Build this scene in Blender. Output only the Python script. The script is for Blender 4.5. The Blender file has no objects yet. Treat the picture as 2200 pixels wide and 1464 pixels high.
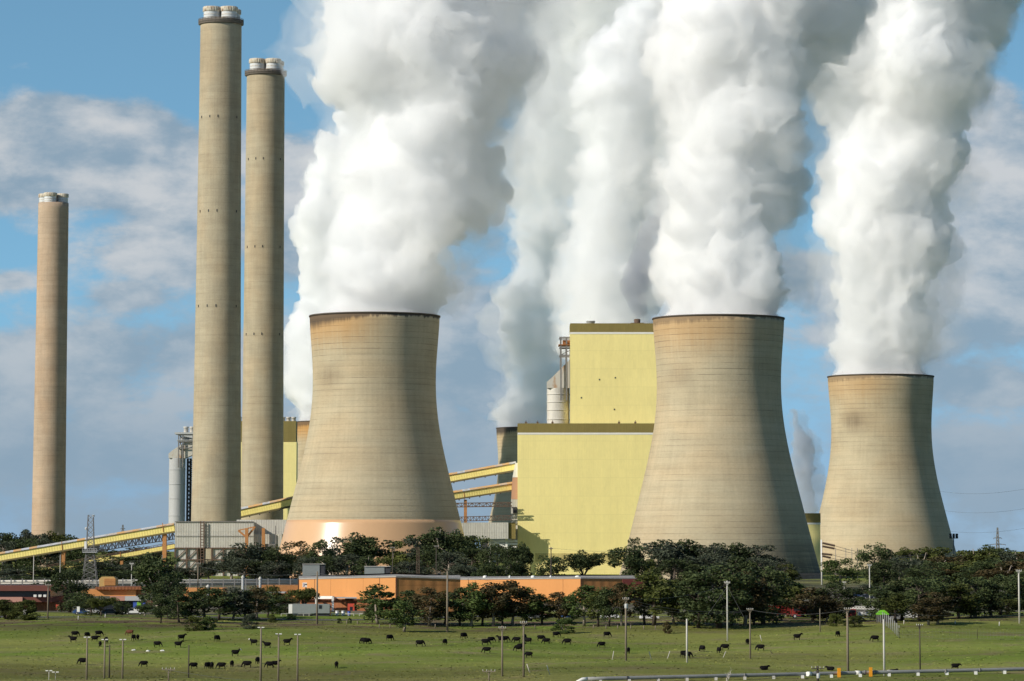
import bpy, bmesh, math, random
import numpy as np
from mathutils import Vector, Matrix

# ------------------------------------------------------------------ camera, sky, sun
F, TANT, YP = 7500.0, 0.12, 285.0          # focal length in photo pixels, tilt, principal row
T = math.atan(TANT)
scene = bpy.context.scene
cam_d = bpy.data.cameras.new('camera')
cam = bpy.data.objects.new('camera', cam_d)
scene.collection.objects.link(cam)
scene.camera = cam
cam.rotation_euler = (math.pi/2 + T, 0, 0)
cam_d.sensor_fit = 'HORIZONTAL'
cam_d.sensor_width = 36.0
cam_d.lens = 36.0*F/2200
cam_d.shift_y = -(732-YP)/2200
cam_d.clip_start = 1.0
cam_d.clip_end = 80000.0

SUN_AZ, SUN_EL = math.radians(-57), math.radians(28)   # azimuth from the way back to the camera (left), elevation
SUN_DIR = Vector((math.sin(SUN_AZ)*math.cos(SUN_EL), -math.cos(SUN_AZ)*math.cos(SUN_EL), math.sin(SUN_EL)))

world = bpy.data.worlds.new('World')
scene.world = world
world.use_nodes = True
nt = world.node_tree
nt.nodes.clear()

class NB:
    """small helper to write node trees"""
    def __init__(s, nt): s.nt = nt
    def n(s, kind, **kw):
        nd = s.nt.nodes.new(kind)
        for k, v in kw.items(): setattr(nd, k, v)
        return nd
    def put(s, sock, v):
        if hasattr(v, 'links') or isinstance(v, bpy.types.NodeSocket): s.nt.links.new(v, sock)
        elif v is not None:
            if sock.type == 'RGBA' and len(v) == 3: v = (*v, 1)
            sock.default_value = v
    def m(s, op, a, b=None, c=None, clamp=False):
        nd = s.n('ShaderNodeMath', operation=op, use_clamp=clamp)
        for i, v in enumerate((a, b, c)): s.put(nd.inputs[i], v)
        return nd.outputs[0]
    def vm(s, op, a, b=None):
        nd = s.n('ShaderNodeVectorMath', operation=op)
        s.put(nd.inputs[0], a)
        if b is not None: s.put(nd.inputs[3 if op == 'SCALE' else 1], b)
        return nd.outputs[0]
    def xyz(s, v):
        nd = s.n('ShaderNodeSeparateXYZ'); s.put(nd.inputs[0], v); return nd.outputs
    def vec(s, x, y, z):
        nd = s.n('ShaderNodeCombineXYZ')
        for i, v in enumerate((x, y, z)): s.put(nd.inputs[i], v)
        return nd.outputs[0]
    def noise(s, v, scale, detail=4, rough=.5, dist=0):
        nd = s.n('ShaderNodeTexNoise'); s.put(nd.inputs['Vector'], v)
        nd.inputs['Scale'].default_value = scale; nd.inputs['Detail'].default_value = detail
        nd.inputs['Roughness'].default_value = rough; nd.inputs['Distortion'].default_value = dist
        return nd.outputs[0]
    def ramp(s, f, a, b, lo=0., hi=1., smooth=True):
        nd = s.n('ShaderNodeMapRange'); nd.interpolation_type = 'SMOOTHSTEP' if smooth else 'LINEAR'
        for i, v in enumerate((f, a, b, lo, hi)): s.put(nd.inputs[i], v)
        return nd.outputs[0]
    def mix(s, f, a, b, blend='MIX'):
        nd = s.n('ShaderNodeMix', data_type='RGBA', blend_type=blend)
        s.put(nd.inputs[0], f); s.put(nd.inputs[6], a); s.put(nd.inputs[7], b)
        return nd.outputs[2]

b = NB(nt)
SKY_STRENGTH = 0.10
d = b.n('ShaderNodeTexCoord').outputs['Generated']
dx, dy, dz = b.xyz(d)
sky = b.n('ShaderNodeTexSky', sky_type='NISHITA', sun_disc=False)
sky.sun_elevation = SUN_EL
sky.sun_rotation = math.atan2(SUN_DIR.x, SUN_DIR.y)
sky.air_density = 1.0; sky.dust_density = 0.3; sky.ozone_density = 2.0
zz = b.m('ADD', b.m('MULTIPLY', b.m('MAXIMUM', dz, 0.), 2.2), 0.20)
b.put(sky.inputs[0], b.vm('NORMALIZE', b.vec(dx, dy, zz)))
skyc = sky.outputs[0]
# clouds, laid out by direction (u = sideways, v = height above the horizon)
ay = b.m('MAXIMUM', b.m('ABSOLUTE', dy), 0.05)
u = b.m('DIVIDE', dx, ay); v = b.m('DIVIDE', dz, ay)
band = b.ramp(dz, .42, .16)                       # the lower sky is brighter than the sky overhead
skyc = b.vm('MULTIPLY', skyc, b.mix(b.ramp(v, .075, .0), b.mix(band, (.74,.90,1.00), (1.62,2.08,1.84)), (1.30,1.26,1.20)))
n1 = b.noise(b.vec(b.m('MULTIPLY', u, 17.), dy, b.m('MULTIPLY', v, 34.)), 1.0, 9, .58, .15)
n2 = b.noise(b.vec(b.m('MULTIPLY_ADD', u, 45., 7.3), dy, b.m('MULTIPLY', v, 80.)), 1.0, 8, .6, .2)
def blob(px, py, rx, ry):
    a = b.m('DIVIDE', b.m('SUBTRACT', u, (px-1100)/F), rx/F)
    c = b.m('DIVIDE', b.m('SUBTRACT', v, (1185-py)/F), ry/F)
    r2 = b.m('ADD', b.m('MULTIPLY', a, a), b.m('MULTIPLY', c, c))
    return b.m('POWER', 2.718, b.m('MULTIPLY', r2, -1.))
CLOUDS = [(110,300,210,90,.72),(300,330,120,90,.62),(60,400,260,60,.35),(390,420,90,60,.3),(520,60,200,60,-.2),(200,90,260,90,-.2),(380,535,120,55,.60),(620,520,60,70,.4),(2170,300,130,90,.5),(2140,580,160,80,.62),
          (2120,200,120,60,.3),(520,330,160,70,.35),(640,450,80,120,.35),(1740,590,110,50,.5),(1950,700,300,70,.3),(2100,830,160,50,.35),(300,760,300,60,.33),(60,810,120,60,.40),(230,985,250,45,.35),
          (1020,740,120,140,.36),(1010,960,120,40,.35),(2120,1000,200,60,.30),(2140,420,140,40,.35),(270,640,70,25,.3),(20,605,60,25,.4)]
dens = None
for c in CLOUDS:
    w = b.m('MULTIPLY', blob(*c[:4]), c[4])
    dens = w if dens is None else b.m('ADD', dens, w)
low = b.ramp(v, .16, .03, .03, .30)
dens = b.m('ADD', dens, low)
dens = b.m('SUBTRACT', dens, b.ramp(v, .25, .5, 0., .5))
tot = b.m('ADD', b.m('MULTIPLY_ADD', b.m('SUBTRACT', n1, .5), 1.1, dens), b.m('MULTIPLY', b.m('SUBTRACT', n2, .5), .55))
cov = b.ramp(tot, .14, .40)
# the same field a little higher: where there is less cloud above, the top catches the sun
n1b = b.noise(b.vec(b.m('MULTIPLY_ADD', u, 17., -.14), dy, b.m('MULTIPLY_ADD', v, 34., .32)), 1.0, 9, .58, .15)
topl = b.m('MULTIPLY', b.ramp(b.m('SUBTRACT', b.m('ADD', n1, b.m('MULTIPLY', n2, .35)), n1b), .02, .34), b.ramp(v, .02, .10, .35, 1.))
ccol = b.mix(topl, (0.262, 0.362, 0.458), (0.61, 0.625, 0.64))
ccol = b.mix(b.ramp(v, .05, .0), ccol, (0.27, 0.375, 0.48))
ccol = b.vm('SCALE', ccol, 1/SKY_STRENGTH)
col = b.mix(b.m('MULTIPLY', cov, .92), skyc, ccol)
bg = b.n('ShaderNodeBackground'); bg.inputs[1].default_value = SKY_STRENGTH
b.put(bg.inputs[0], col)
nt.links.new(bg.outputs[0], b.n('ShaderNodeOutputWorld').inputs[0])

sun_d = bpy.data.lights.new('sun', 'SUN')
sun_d.energy = 4.5; sun_d.angle = math.radians(0.5); sun_d.color = (1.0, 0.93, 0.82)
sun = bpy.data.objects.new('sun', sun_d); scene.collection.objects.link(sun)
sun.rotation_euler = SUN_DIR.to_track_quat('Z', 'Y').to_euler()

scene.view_settings.view_transform = 'Standard'
scene.view_settings.look = 'None'
scene.view_settings.exposure = 0.0
scene.view_settings.gamma = 1.0
scene.render.engine = 'CYCLES'
cy = scene.cycles
cy.max_bounces = 40; cy.diffuse_bounces = 3; cy.glossy_bounces = 2; cy.transmission_bounces = 2
cy.volume_bounces = 40; cy.transparent_max_bounces = 48
cy.use_adaptive_sampling = True; cy.adaptive_threshold = 0.02
cy.use_denoising = True

# ------------------------------------------------------------------ helpers
def at(px, py, Y):
    """photo pixel -> point at depth Y"""
    a = (px-1100)/F; c = (YP-py)/F
    d = Vector((a, math.cos(T)-c*math.sin(T), math.sin(T)+c*math.cos(T)))
    return d*(Y/d.y)
def mpp(Y, py=1100):
    """metres per photo pixel at depth Y"""
    c = (YP-py)/F
    return Y/(math.cos(T)-c*math.sin(T))/F
KN = [(-3000,-6),(0,-1.7),(150,-12),(350,-25),(560,-24.6),(620,-23.3),(700,-20.6),(780,-17.4),(830,-16.0),(860,-15.7),(1000,-15.3),(1200,-14),(1500,-11),(2000,-10),(4000,-7),(9000,-3),(60000,-3)]
KY = np.array([k[0] for k in KN], float); KZ = np.array([k[1] for k in KN], float)
def terrain(X, Y):
    X = np.asarray(X, float); Y = np.asarray(Y, float)
    z = sum(np.interp(Y+o, KY, KZ) for o in (-40,-20,0,20,40))/5
    near = np.clip((1400-Y)/300, 0, 1)*np.clip((Y-300)/200, 0, 1)
    z = z + near*(0.35*np.sin(X*.045+Y*.03)+.25*np.sin(X*.09-Y*.05+1)+1.6*np.exp(-((X-125)/45)**2-((Y-800)/70)**2))
    return z
def gz(X, Y): return float(terrain(X, Y))
def ground(px, py):
    """where the sight line through a photo pixel meets the ground"""
    Y = 560.0
    while Y < 3000:
        p = at(px, py, Y)
        if p.z <= gz(p.x, p.y): return Vector((p.x, p.y, gz(p.x, p.y)))
        Y += .5
    return at(px, py, 3000)

def link(o):
    scene.collection.objects.link(o); return o
def tag(o, label=None, cat=None, group=None, kind=None):
    if label: o['label'] = label
    if cat: o['category'] = cat
    if group: o['group'] = group
    if kind: o['kind'] = kind
    return o
def thing(name, label, cat, loc=(0,0,0), rz=0., group=None):
    o = link(bpy.data.objects.new(name, None))
    o.location = loc; o.rotation_euler = (0,0,rz); o.empty_display_size = 1
    return tag(o, label, cat, group)
def children(o): return [c for c in bpy.data.objects if c.parent == o]
class MB:
    """collects shapes, links them as one mesh object"""
    def __init__(s): s.v = []; s.f = []; s.smooth = []
    def add(s, vs, fs, smooth=False):
        k = len(s.v); s.v += [tuple(v) for v in vs]
        s.f += [tuple(i+k for i in f) for f in fs]; s.smooth += [smooth]*len(fs)
        return s
    def box(s, x0,x1,y0,y1,z0,z1):
        vs = [(x,y,z) for z in (z0,z1) for y in (y0,y1) for x in (x0,x1)]
        return s.add(vs, [(0,2,3,1),(4,5,7,6),(0,1,5,4),(2,6,7,3),(0,4,6,2),(1,3,7,5)])
    def bar(s, p, q, w, h=None):
        """square bar between two points"""
        p, q = Vector(p), Vector(q); h = h or w
        d = (q-p).normalized(); up = Vector((0,0,1)) if abs(d.z) < .95 else Vector((0,1,0))
        a = d.cross(up).normalized()*w/2; c = a.cross(d).normalized()*h/2
        vs = [b_+s1*a+s2*c for b_ in (p,q) for s1,s2 in ((-1,-1),(1,-1),(1,1),(-1,1))]
        return s.add(vs, [(0,1,2,3),(7,6,5,4),(0,4,5,1),(1,5,6,2),(2,6,7,3),(3,7,4,0)])
    def tube(s, pts, rad, n=8, cap=True):
        pts = [Vector(p) for p in pts]
        if not hasattr(rad, '__len__'): rad = [rad]*len(pts)
        vs = []
        for i, p in enumerate(pts):
            d = (pts[min(i+1,len(pts)-1)]-pts[max(i-1,0)]).normalized()
            up = Vector((0,0,1)) if abs(d.z) < .9 else Vector((0,1,0))
            a = d.cross(up).normalized(); c = d.cross(a)
            for k in range(n):
                t = 2*math.pi*k/n
                vs.append(p+rad[i]*(math.cos(t)*a+math.sin(t)*c))
        fs = [(i*n+k, i*n+(k+1)%n, (i+1)*n+(k+1)%n, (i+1)*n+k) for i in range(len(pts)-1) for k in range(n)]
        s.add(vs, fs, True)
        if cap:
            k0 = len(s.v)-len(vs)
            s.f += [tuple(k0+k for k in range(n))[::-1], tuple(k0+(len(pts)-1)*n+k for k in range(n))]; s.smooth += [False, False]
        return s
    def lathe(s, prof, n=64, c=(0,0)):
        """prof: list of (r, z), open or closed by the caller"""
        vs = [(c[0]+r*math.cos(2*math.pi*k/n), c[1]+r*math.sin(2*math.pi*k/n), z) for r,z in prof for k in range(n)]
        fs = [(i*n+k, i*n+(k+1)%n, (i+1)*n+(k+1)%n, (i+1)*n+k) for i in range(len(prof)-1) for k in range(n)]
        return s.add(vs, fs, True)
    def prism(s, poly, y0, y1):
        """polygon in x,z pushed along y"""
        n = len(poly)
        vs = [(x,y0,z) for x,z in poly]+[(x,y1,z) for x,z in poly]
        return s.add(vs, [tuple(range(n)), tuple(range(2*n-1,n-1,-1))]+[(i,i+n,(i+1)%n+n,(i+1)%n) for i in range(n)])
    def build(s, name, mat, parent=None, fix=True):
        me = bpy.data.meshes.new(name); me.from_pydata(s.v, [], s.f); 
        me.polygons.foreach_set('use_smooth', s.smooth)
        if fix:
            bm = bmesh.new(); bm.from_mesh(me); bmesh.ops.recalc_face_normals(bm, faces=bm.faces); bm.to_mesh(me); bm.free()
        me.update()
        if mat: me.materials.append(mat)
        o = link(bpy.data.objects.new(name, me))
        if parent: o.parent = parent
        return o

# value noise, vectorised
def vnoise(P, seed=0):
    P = np.asarray(P); I = np.floor(P).astype(np.int64); f = P-I; f = f*f*f*(f*(f*6-15)+10)
    def h(i,j,k):
        n = (i*73856093) ^ (j*19349663) ^ (k*83492791) ^ (seed*2654435761)
        n = (n ^ (n >> 13))*1274126177 & 0x7fffffff
        n = (n ^ (n >> 16))*668265263 & 0x7fffffff
        return (n & 0xffff)/65535.
    r = 0
    for a in (0,1):
        for c in (0,1):
            for e in (0,1):
                w = (f[:,0] if a else 1-f[:,0])*(f[:,1] if c else 1-f[:,1])*(f[:,2] if e else 1-f[:,2])
                r = r+w*h(I[:,0]+a, I[:,1]+c, I[:,2]+e)
    return r
# ------------------------------------------------------------------ materials
def mat(name, build):
    m = bpy.data.materials.new(name); m.use_nodes = True
    t = m.node_tree; t.nodes.clear(); b = NB(t)
    out = b.n('ShaderNodeOutputMaterial'); p = b.n('ShaderNodeBsdfPrincipled')
    p.inputs['Roughness'].default_value = .85
    p.inputs['Specular IOR Level'].default_value = .25
    t.links.new(p.outputs[0], out.inputs[0])
    b.p = p; b.out = out
    b.obj = b.n('ShaderNodeTexCoord').outputs['Object']
    build(b)
    return m
def plain(name, col, rough=.8, var=.18, scale=.6, metal=0., spec=.25, streak=False):
    """one colour with uneven weathering"""
    def f(b):
        v = b.obj
        if streak: v = b.vm('MULTIPLY', v, (1,1,.12))
        n = b.noise(v, scale, 6, .6)
        n2 = b.noise(b.obj, scale*6, 3, .6)
        k = b.m('ADD', b.m('MULTIPLY', b.m('SUBTRACT', n, .5), var*2.2), b.m('MULTIPLY', b.m('SUBTRACT', n2, .5), var))
        c = b.vm('SCALE', (col[0],col[1],col[2]), b.m('ADD', k, 1.))
        b.put(b.p.inputs['Base Color'], c)
        b.p.inputs['Roughness'].default_value = rough; b.p.inputs['Metallic'].default_value = metal
        b.p.inputs['Specular IOR Level'].default_value = spec
    return mat(name, f)
def concrete(name, H, base, soot=.6, orange=.5, grime=.5, lift=2.45, patch=(-.75,-26,.5), seed=0., ang0=0., rimw=1.3, lines=1.):
    """board-marked concrete: lift lines, run-off streaks, soot at the mouth. H: height of the mouth above the object's origin"""
    def f(b):
        x, y, z = b.xyz(b.obj)
        ang = b.m('ARCTAN2', x, b.m('MULTIPLY', y, -1.))          # 0 faces the camera side, negative to the left
        rad = b.m('SQRT', b.m('ADD', b.m('MULTIPLY', x, x), b.m('MULTIPLY', y, y)))
        arc = b.m('MULTIPLY', ang, 30.)
        cv = b.vec(arc, seed, z)
        big = b.noise(b.vm('MULTIPLY', cv, (.05,1,.045)), 1., 5, .6)
        streak = b.noise(b.vm('MULTIPLY', cv, (.55,1,.03)), 1., 5, .65)
        bands = b.noise(b.vm('MULTIPLY', cv, (.02,1,.33)), 1., 4, .7)
        fine = b.noise(b.vm('MULTIPLY', cv, (.8,1,1.6)), 1., 4, .6)
        # lift lines
        ph = b.m('FRACT', b.m('DIVIDE', z, lift))
        ln = b.ramp(b.m('ABSOLUTE', b.m('SUBTRACT', ph, .5)), .44, .49)
        wn = b.n('ShaderNodeTexWhiteNoise', noise_dimensions='1D'); b.put(wn.inputs['W'], b.m('ADD', b.m('FLOOR', b.m('DIVIDE', z, lift)), seed))
        ln = b.m('MULTIPLY', ln, b.m('MULTIPLY_ADD', b.m('POWER', wn.outputs[0], 1.5), .85*lines, .25*lines))
        lm = b.noise(b.vm('MULTIPLY', cv, (.07,1,.41)), 1., 5, .65)
        ln = b.m('MULTIPLY', ln, b.ramp(lm, .36, .66, .22, 1.))
        vp = b.m('FRACT', b.m('DIVIDE', arc, 3.1))
        vl = b.m('MULTIPLY', b.ramp(b.m('ABSOLUTE', b.m('SUBTRACT', vp, .5)), .46, .49), b.ramp(b.noise(b.vm('MULTIPLY', cv, (.3,1,.3)), 1., 2, .5), .5, .7, 0., .35))
        k = b.m('ADD', b.m('MULTIPLY', b.m('SUBTRACT', big, .5), .55), b.m('MULTIPLY', b.m('SUBTRACT', streak, .5), .30))
        k = b.m('ADD', k, b.m('MULTIPLY', b.m('SUBTRACT', bands, .5), .50))
        k = b.m('ADD', k, b.m('MULTIPLY', b.m('SUBTRACT', fine, .5), .30))
        c = b.vm('SCALE', base, b.m('ADD', k, 1.))
        tint = b.ramp(b.noise(b.vm('MULTIPLY', cv, (.03,1,.06)), 1., 3, .5), .35, .7)
        c = b.mix(b.m('MULTIPLY', tint, .5), c, b.vm('MULTIPLY', c, (1.06,.93,.82)))
        top = b.m('SUBTRACT', H, z)                               # metres below the mouth
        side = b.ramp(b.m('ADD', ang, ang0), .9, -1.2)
        if orange:
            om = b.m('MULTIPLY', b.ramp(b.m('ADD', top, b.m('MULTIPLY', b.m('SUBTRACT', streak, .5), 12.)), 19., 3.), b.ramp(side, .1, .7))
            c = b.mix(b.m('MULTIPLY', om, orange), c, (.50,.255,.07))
            lm2 = b.m('MULTIPLY', b.ramp(top, 45., 6.), b.m('MULTIPLY_ADD', side, .8, .3))
            ln = b.m('MINIMUM', b.m('MULTIPLY', ln, b.m('ADD', 1., lm2)), 1.)
        if patch:
            pa = b.m('DIVIDE', b.m('SUBTRACT', ang, patch[0]), .28); pz = b.m('DIVIDE', b.m('ADD', top, patch[1]), 5.5)
            pm = b.m('POWER', 2.718, b.m('MULTIPLY', b.m('ADD', b.m('MULTIPLY', pa, pa), b.m('MULTIPLY', pz, pz)), -1.))
            c = b.mix(b.m('MULTIPLY', pm, b.m('MULTIPLY', patch[2], b.ramp(streak, .3, .7, .4, 1.))), c, (.12,.085,.055))
        if grime:
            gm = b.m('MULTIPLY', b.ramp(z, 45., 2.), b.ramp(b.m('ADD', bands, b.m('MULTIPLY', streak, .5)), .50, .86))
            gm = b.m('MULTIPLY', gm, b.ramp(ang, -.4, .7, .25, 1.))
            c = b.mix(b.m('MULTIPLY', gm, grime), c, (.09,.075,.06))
        c = b.mix(ln, c, b.vm('SCALE', c, .36))
        c = b.mix(vl, c, b.vm('SCALE', c, .6))
        if soot:
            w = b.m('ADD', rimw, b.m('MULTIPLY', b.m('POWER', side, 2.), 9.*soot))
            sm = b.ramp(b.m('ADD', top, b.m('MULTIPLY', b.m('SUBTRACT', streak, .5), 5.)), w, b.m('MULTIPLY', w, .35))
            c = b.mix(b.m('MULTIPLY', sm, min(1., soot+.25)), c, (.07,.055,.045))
        b.put(b.p.inputs['Base Color'], c)
        b.p.inputs['Roughness'].default_value = .9
        bp = b.n('ShaderNodeBump'); bp.inputs['Strength'].default_value = .35; bp.inputs['Distance'].default_value = .25
        b.put(bp.inputs['Height'], b.m('SUBTRACT', fine, ln)); b.put(b.p.inputs['Normal'], bp.outputs[0])
    return mat(name, f)
def cladding(name, col, pitch=.9, var=.12, axis=0, depth=.25):
    """ribbed sheet cladding with faint joints and patches"""
    def f(b):
        xyz = b.xyz(b.obj); h = xyz[axis]; z = xyz[2]
        rib = b.m('SINE', b.m('MULTIPLY', h, 2*math.pi/pitch))
        big = b.noise(b.vm('MULTIPLY', b.obj, (.05,.05,.06)), 1., 4, .6)
        fine = b.noise(b.vm('MULTIPLY', b.obj, (1.3,1.3,.35)), 1., 3, .7)
        row = b.n('ShaderNodeTexWhiteNoise', noise_dimensions='2D')
        b.put(row.inputs['Vector'], b.vec(b.m('FLOOR', b.m('DIVIDE', h, pitch*2)), b.m('FLOOR', b.m('DIVIDE', z, 4.3)), 0.))
        k = b.m('ADD', b.m('MULTIPLY', b.m('SUBTRACT', big, .5), var*2), b.m('MULTIPLY', b.m('SUBTRACT', fine, .5), var*1.8))
        k = b.m('ADD', k, b.m('MULTIPLY', b.m('SUBTRACT', row.outputs[0], .5), var*.3))
        jt = b.ramp(b.m('ABSOLUTE', b.m('SUBTRACT', b.m('FRACT', b.m('DIVIDE', z, 8.6)), .5)), .47, .495)
        jv = b.ramp(b.m('ABSOLUTE', b.m('SUBTRACT', b.m('FRACT', b.m('DIVIDE', h, pitch*7)), .5)), .475, .495)
        k = b.m('SUBTRACT', k, b.m('MULTIPLY', b.m('MAXIMUM', jt, b.m('MULTIPLY', jv, .6)), b.m('MULTIPLY', fine, var*1.2)))
        wash = b.noise(b.vm('MULTIPLY', b.obj, (.35,.35,.02)), 1., 4, .6)
        k = b.m('ADD', k, b.m('MULTIPLY', b.m('SUBTRACT', wash, .5), var*1.6))
        c = b.vm('SCALE', col, b.m('ADD', 1., k))
        b.put(b.p.inputs['Base Color'], c); b.p.inputs['Roughness'].default_value = .7
        bp = b.n('ShaderNodeBump'); bp.inputs['Strength'].default_value = depth; bp.inputs['Distance'].default_value = .12
        b.put(bp.inputs['Height'], rib); b.put(b.p.inputs['Normal'], bp.outputs[0])
    return mat(name, f)
def ground_mat(b):
    x, y, z = b.xyz(b.n('ShaderNodeNewGeometry').outputs['Position'])
    P = b.vec(x, y, 0.)
    n1 = b.noise(b.vm('MULTIPLY', P, (.012,.02,1)), 1., 6, .6, .3)
    n2 = b.noise(b.vm('MULTIPLY', P, (.07,.10,1)), 1., 6, .65)
    n3 = b.noise(P, .55, 5, .7)
    c = b.mix(b.ramp(n1, .36, .62), (.150,.205,.034), (.215,.222,.058))
    c = b.mix(b.ramp(n2, .48, .70), c, (.215,.19,.085))
    c = b.mix(b.ramp(b.m('ADD', n2, b.m('MULTIPLY', n1, .4)), .52, .36), c, (.115,.185,.026))
    # dry strip along the bottom of the paddock, bare soil under the tree line
    dry = b.m('MULTIPLY', b.ramp(y, 690., 612.), b.m('MULTIPLY', b.ramp(x, 60., -60., .35, 1.), b.ramp(n1, .25, .5)))
    c = b.mix(b.m('MULTIPLY', dry, .7), c, (.22,.18,.075))
    soil = b.m('MULTIPLY', b.m('MULTIPLY', b.ramp(y, 784., 806.), b.ramp(y, 850., 830.)), b.ramp(n2, .42, .54))
    c = b.mix(b.m('MULTIPLY', soil, .9), c, (.125,.085,.060))
    wt = b.m('MULTIPLY', b.ramp(b.m('ABSOLUTE', b.m('SUBTRACT', b.m('ADD', y, b.m('MULTIPLY', b.m('SUBTRACT', n1, .5), 40.)), b.m('MULTIPLY_ADD', x, .06, 742.))), 1.3, .3), b.ramp(n2, .40, .55))
    c = b.mix(b.m('MULTIPLY', wt, .6), c, (.17,.14,.085))
    yard = b.m('MULTIPLY', b.ramp(y, 880., 905.), b.ramp(y, 1500., 1250.))
    c = b.mix(b.m('MULTIPLY', yard, b.ramp(n2, .38, .5, .4, .95)), c, (.15,.135,.11))
    nb = b.noise(b.vm('MULTIPLY', P, (.006,.03,1)), 1., 5, .6)
    c = b.vm('SCALE', c, b.ramp(nb, .3, .7, .68, 1.25))
    c = b.vm('SCALE', c, b.ramp(n3, .25, .75, .86, 1.14))
    b.put(b.p.inputs['Base Color'], c); b.p.inputs['Roughness'].default_value = .95; b.p.inputs['Specular IOR Level'].default_value = .05
    bp = b.n('ShaderNodeBump'); bp.inputs['Strength'].default_value = .5; bp.inputs['Distance'].default_value = .4
    b.put(bp.inputs['Height'], b.m('ADD', n3, b.m('MULTIPLY', n2, 1.0))); b.put(b.p.inputs['Normal'], bp.outputs[0])
def leaf_mat(name, c1, c2, c3=None):
    def f(b):
        n = b.noise(b.obj, .55, 4, .6)
        n2 = b.noise(b.obj, 3.5, 2, .6)
        rnd = b.n('ShaderNodeObjectInfo').outputs['Random']
        c = b.mix(b.ramp(b.m('ADD', n, b.m('MULTIPLY', b.m('SUBTRACT', n2, .5), .5)), .35, .68), c1, c2)
        c = b.vm('SCALE', c, b.m('MULTIPLY_ADD', rnd, .5, .75))
        b.put(b.p.inputs['Base Color'], c); b.p.inputs['Roughness'].default_value = .75; b.p.inputs['Specular IOR Level'].default_value = .2
        tr = b.n('ShaderNodeBsdfTranslucent'); b.put(tr.inputs[0], b.vm('SCALE', c, 1.1))
        mx = b.n('ShaderNodeMixShader'); mx.inputs[0].default_value = .18
        b.nt.links.new(b.p.outputs[0], mx.inputs[1]); b.nt.links.new(tr.outputs[0], mx.inputs[2])
        b.nt.links.new(mx.outputs[0], b.out.inputs[0])
    return mat(name, f)

M = {}
M['ground'] = mat('ground', ground_mat)
M['yellow'] = cladding('yellow_cladding', (.88,.755,.315), 1.1, .09, 0, .06)
M['olive'] = cladding('olive_cladding', (.235,.185,.06), 1.1, .16, 0, .08)
M['white'] = plain('white_trim', (.80,.78,.72), .6, .08)
M['grey_clad'] = cladding('grey_cladding', (.50,.48,.42), 1.1, .20)
M['grey_metal'] = plain('grey_metal', (.46,.46,.45), .5, .2, .25, streak=True)
M['pale_metal'] = plain('pale_metal', (.55,.52,.46), .55, .25, .3, streak=True)
M['rust'] = plain('rusty_steel', (.30,.13,.05), .85, .4, .5)
M['steel'] = plain('weathered_steel', (.20,.19,.18), .7, .25, .5)
M['dark_steel'] = plain('dark_steel', (.05,.05,.055), .7, .3, .4)
M['brown_steel'] = plain('brown_steel', (.13,.085,.06), .8, .3, .4)
M['base_band'] = cladding('hatched_base_band', (.52,.43,.17), .5, .5, 0, .3)
M['collar'] = plain('weathered_collar_steel', (.17,.145,.12), .8, .3, .4)
M['cabin_grey'] = plain('cabin_grey', (.24,.26,.25), .6, .15)
M['salmon'] = plain('salmon_paint', (.52,.30,.19), .7, .12, .3)
M['trestle'] = plain('orange_brown_trestle', (.43,.20,.075), .75, .25, .4)
M['gallery'] = cladding('gallery_yellow', (.86,.71,.24), 1.2, .12)
M['gallery_dark'] = plain('gallery_underside', (.16,.13,.06), .8, .2, .5)
def roofmat(b):
    x, y, z = b.xyz(b.obj)
    w = b.n('ShaderNodeTexWhiteNoise', noise_dimensions='1D'); b.put(w.inputs['W'], b.m('FLOOR', b.m('DIVIDE', x, 3.6)))
    c = b.mix(b.ramp(w.outputs[0], .40, .60), (.50,.51,.53), (.62,.36,.14))
    c = b.mix(b.ramp(b.noise(b.obj, .5, 4, .6), .4, .75), c, (.40,.36,.30))
    b.put(b.p.inputs['Base Color'], c)
M['gallery_roof'] = mat('gallery_roof', roofmat)
M['orange'] = plain('orange_panel', (.62,.275,.09), .7, .09, .2, streak=True)
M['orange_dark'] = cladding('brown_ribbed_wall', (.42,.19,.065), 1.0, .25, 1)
M['brick'] = cladding('red_brown_brick', (.25,.095,.04), .9, .3)
M['seam'] = plain('dark_seam', (.10,.04,.025), .8)
M['maroon'] = plain('maroon_fascia', (.16,.06,.045), .75, .15)
M['pink'] = plain('pink_band', (.50,.26,.20), .75, .12)
M['tan'] = plain('tan_box', (.52,.33,.12), .75, .15)
M['glass'] = plain('dark_window', (.02,.023,.03), .25, .1, spec=.5)
M['roof_grey'] = plain('flat_roof_grey', (.34,.32,.29), .9, .2)
M['road'] = plain('asphalt', (.11,.105,.10), .9, .2, .3)
M['wood'] = plain('weathered_pole_timber', (.22,.18,.13), .85, .3, .8, streak=True)
M['wood_dark'] = plain('dark_pole_timber', (.085,.07,.055), .85, .3, .8, streak=True)
M['concrete_pole'] = plain('pale_concrete_pole', (.55,.52,.46), .8, .12, .8, streak=True)
M['insulator'] = plain('porcelain', (.55,.52,.47), .3, .05, spec=.5)
M['wire'] = plain('cable', (.12,.12,.12), .6)
M['pipe'] = plain('painted_pipe', (.27,.27,.255), .6, .22, .5)
M['valve'] = plain('orange_valve_paint', (.75,.30,.02), .5, .1)
M['bark'] = plain('pale_bark', (.30,.25,.20), .85, .35, 1.2)
M['bark_dark'] = plain('dark_bark', (.09,.07,.055), .9, .3, 1.2)
M['dead'] = plain('bleached_wood', (.55,.50,.44), .85, .2, 1.)
M['leaf_dark'] = leaf_mat('dark_leaves', (.038,.056,.022), (.088,.110,.038))
M['leaf_blue'] = leaf_mat('hazed_blue_green_leaves', (.052,.064,.042), (.100,.115,.070))  # blue-green foliage, greyed and lightened: distance haze painted into the leaf colour
M['leaf_olive'] = leaf_mat('olive_leaves', (.058,.072,.019), (.115,.128,.030))
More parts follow.
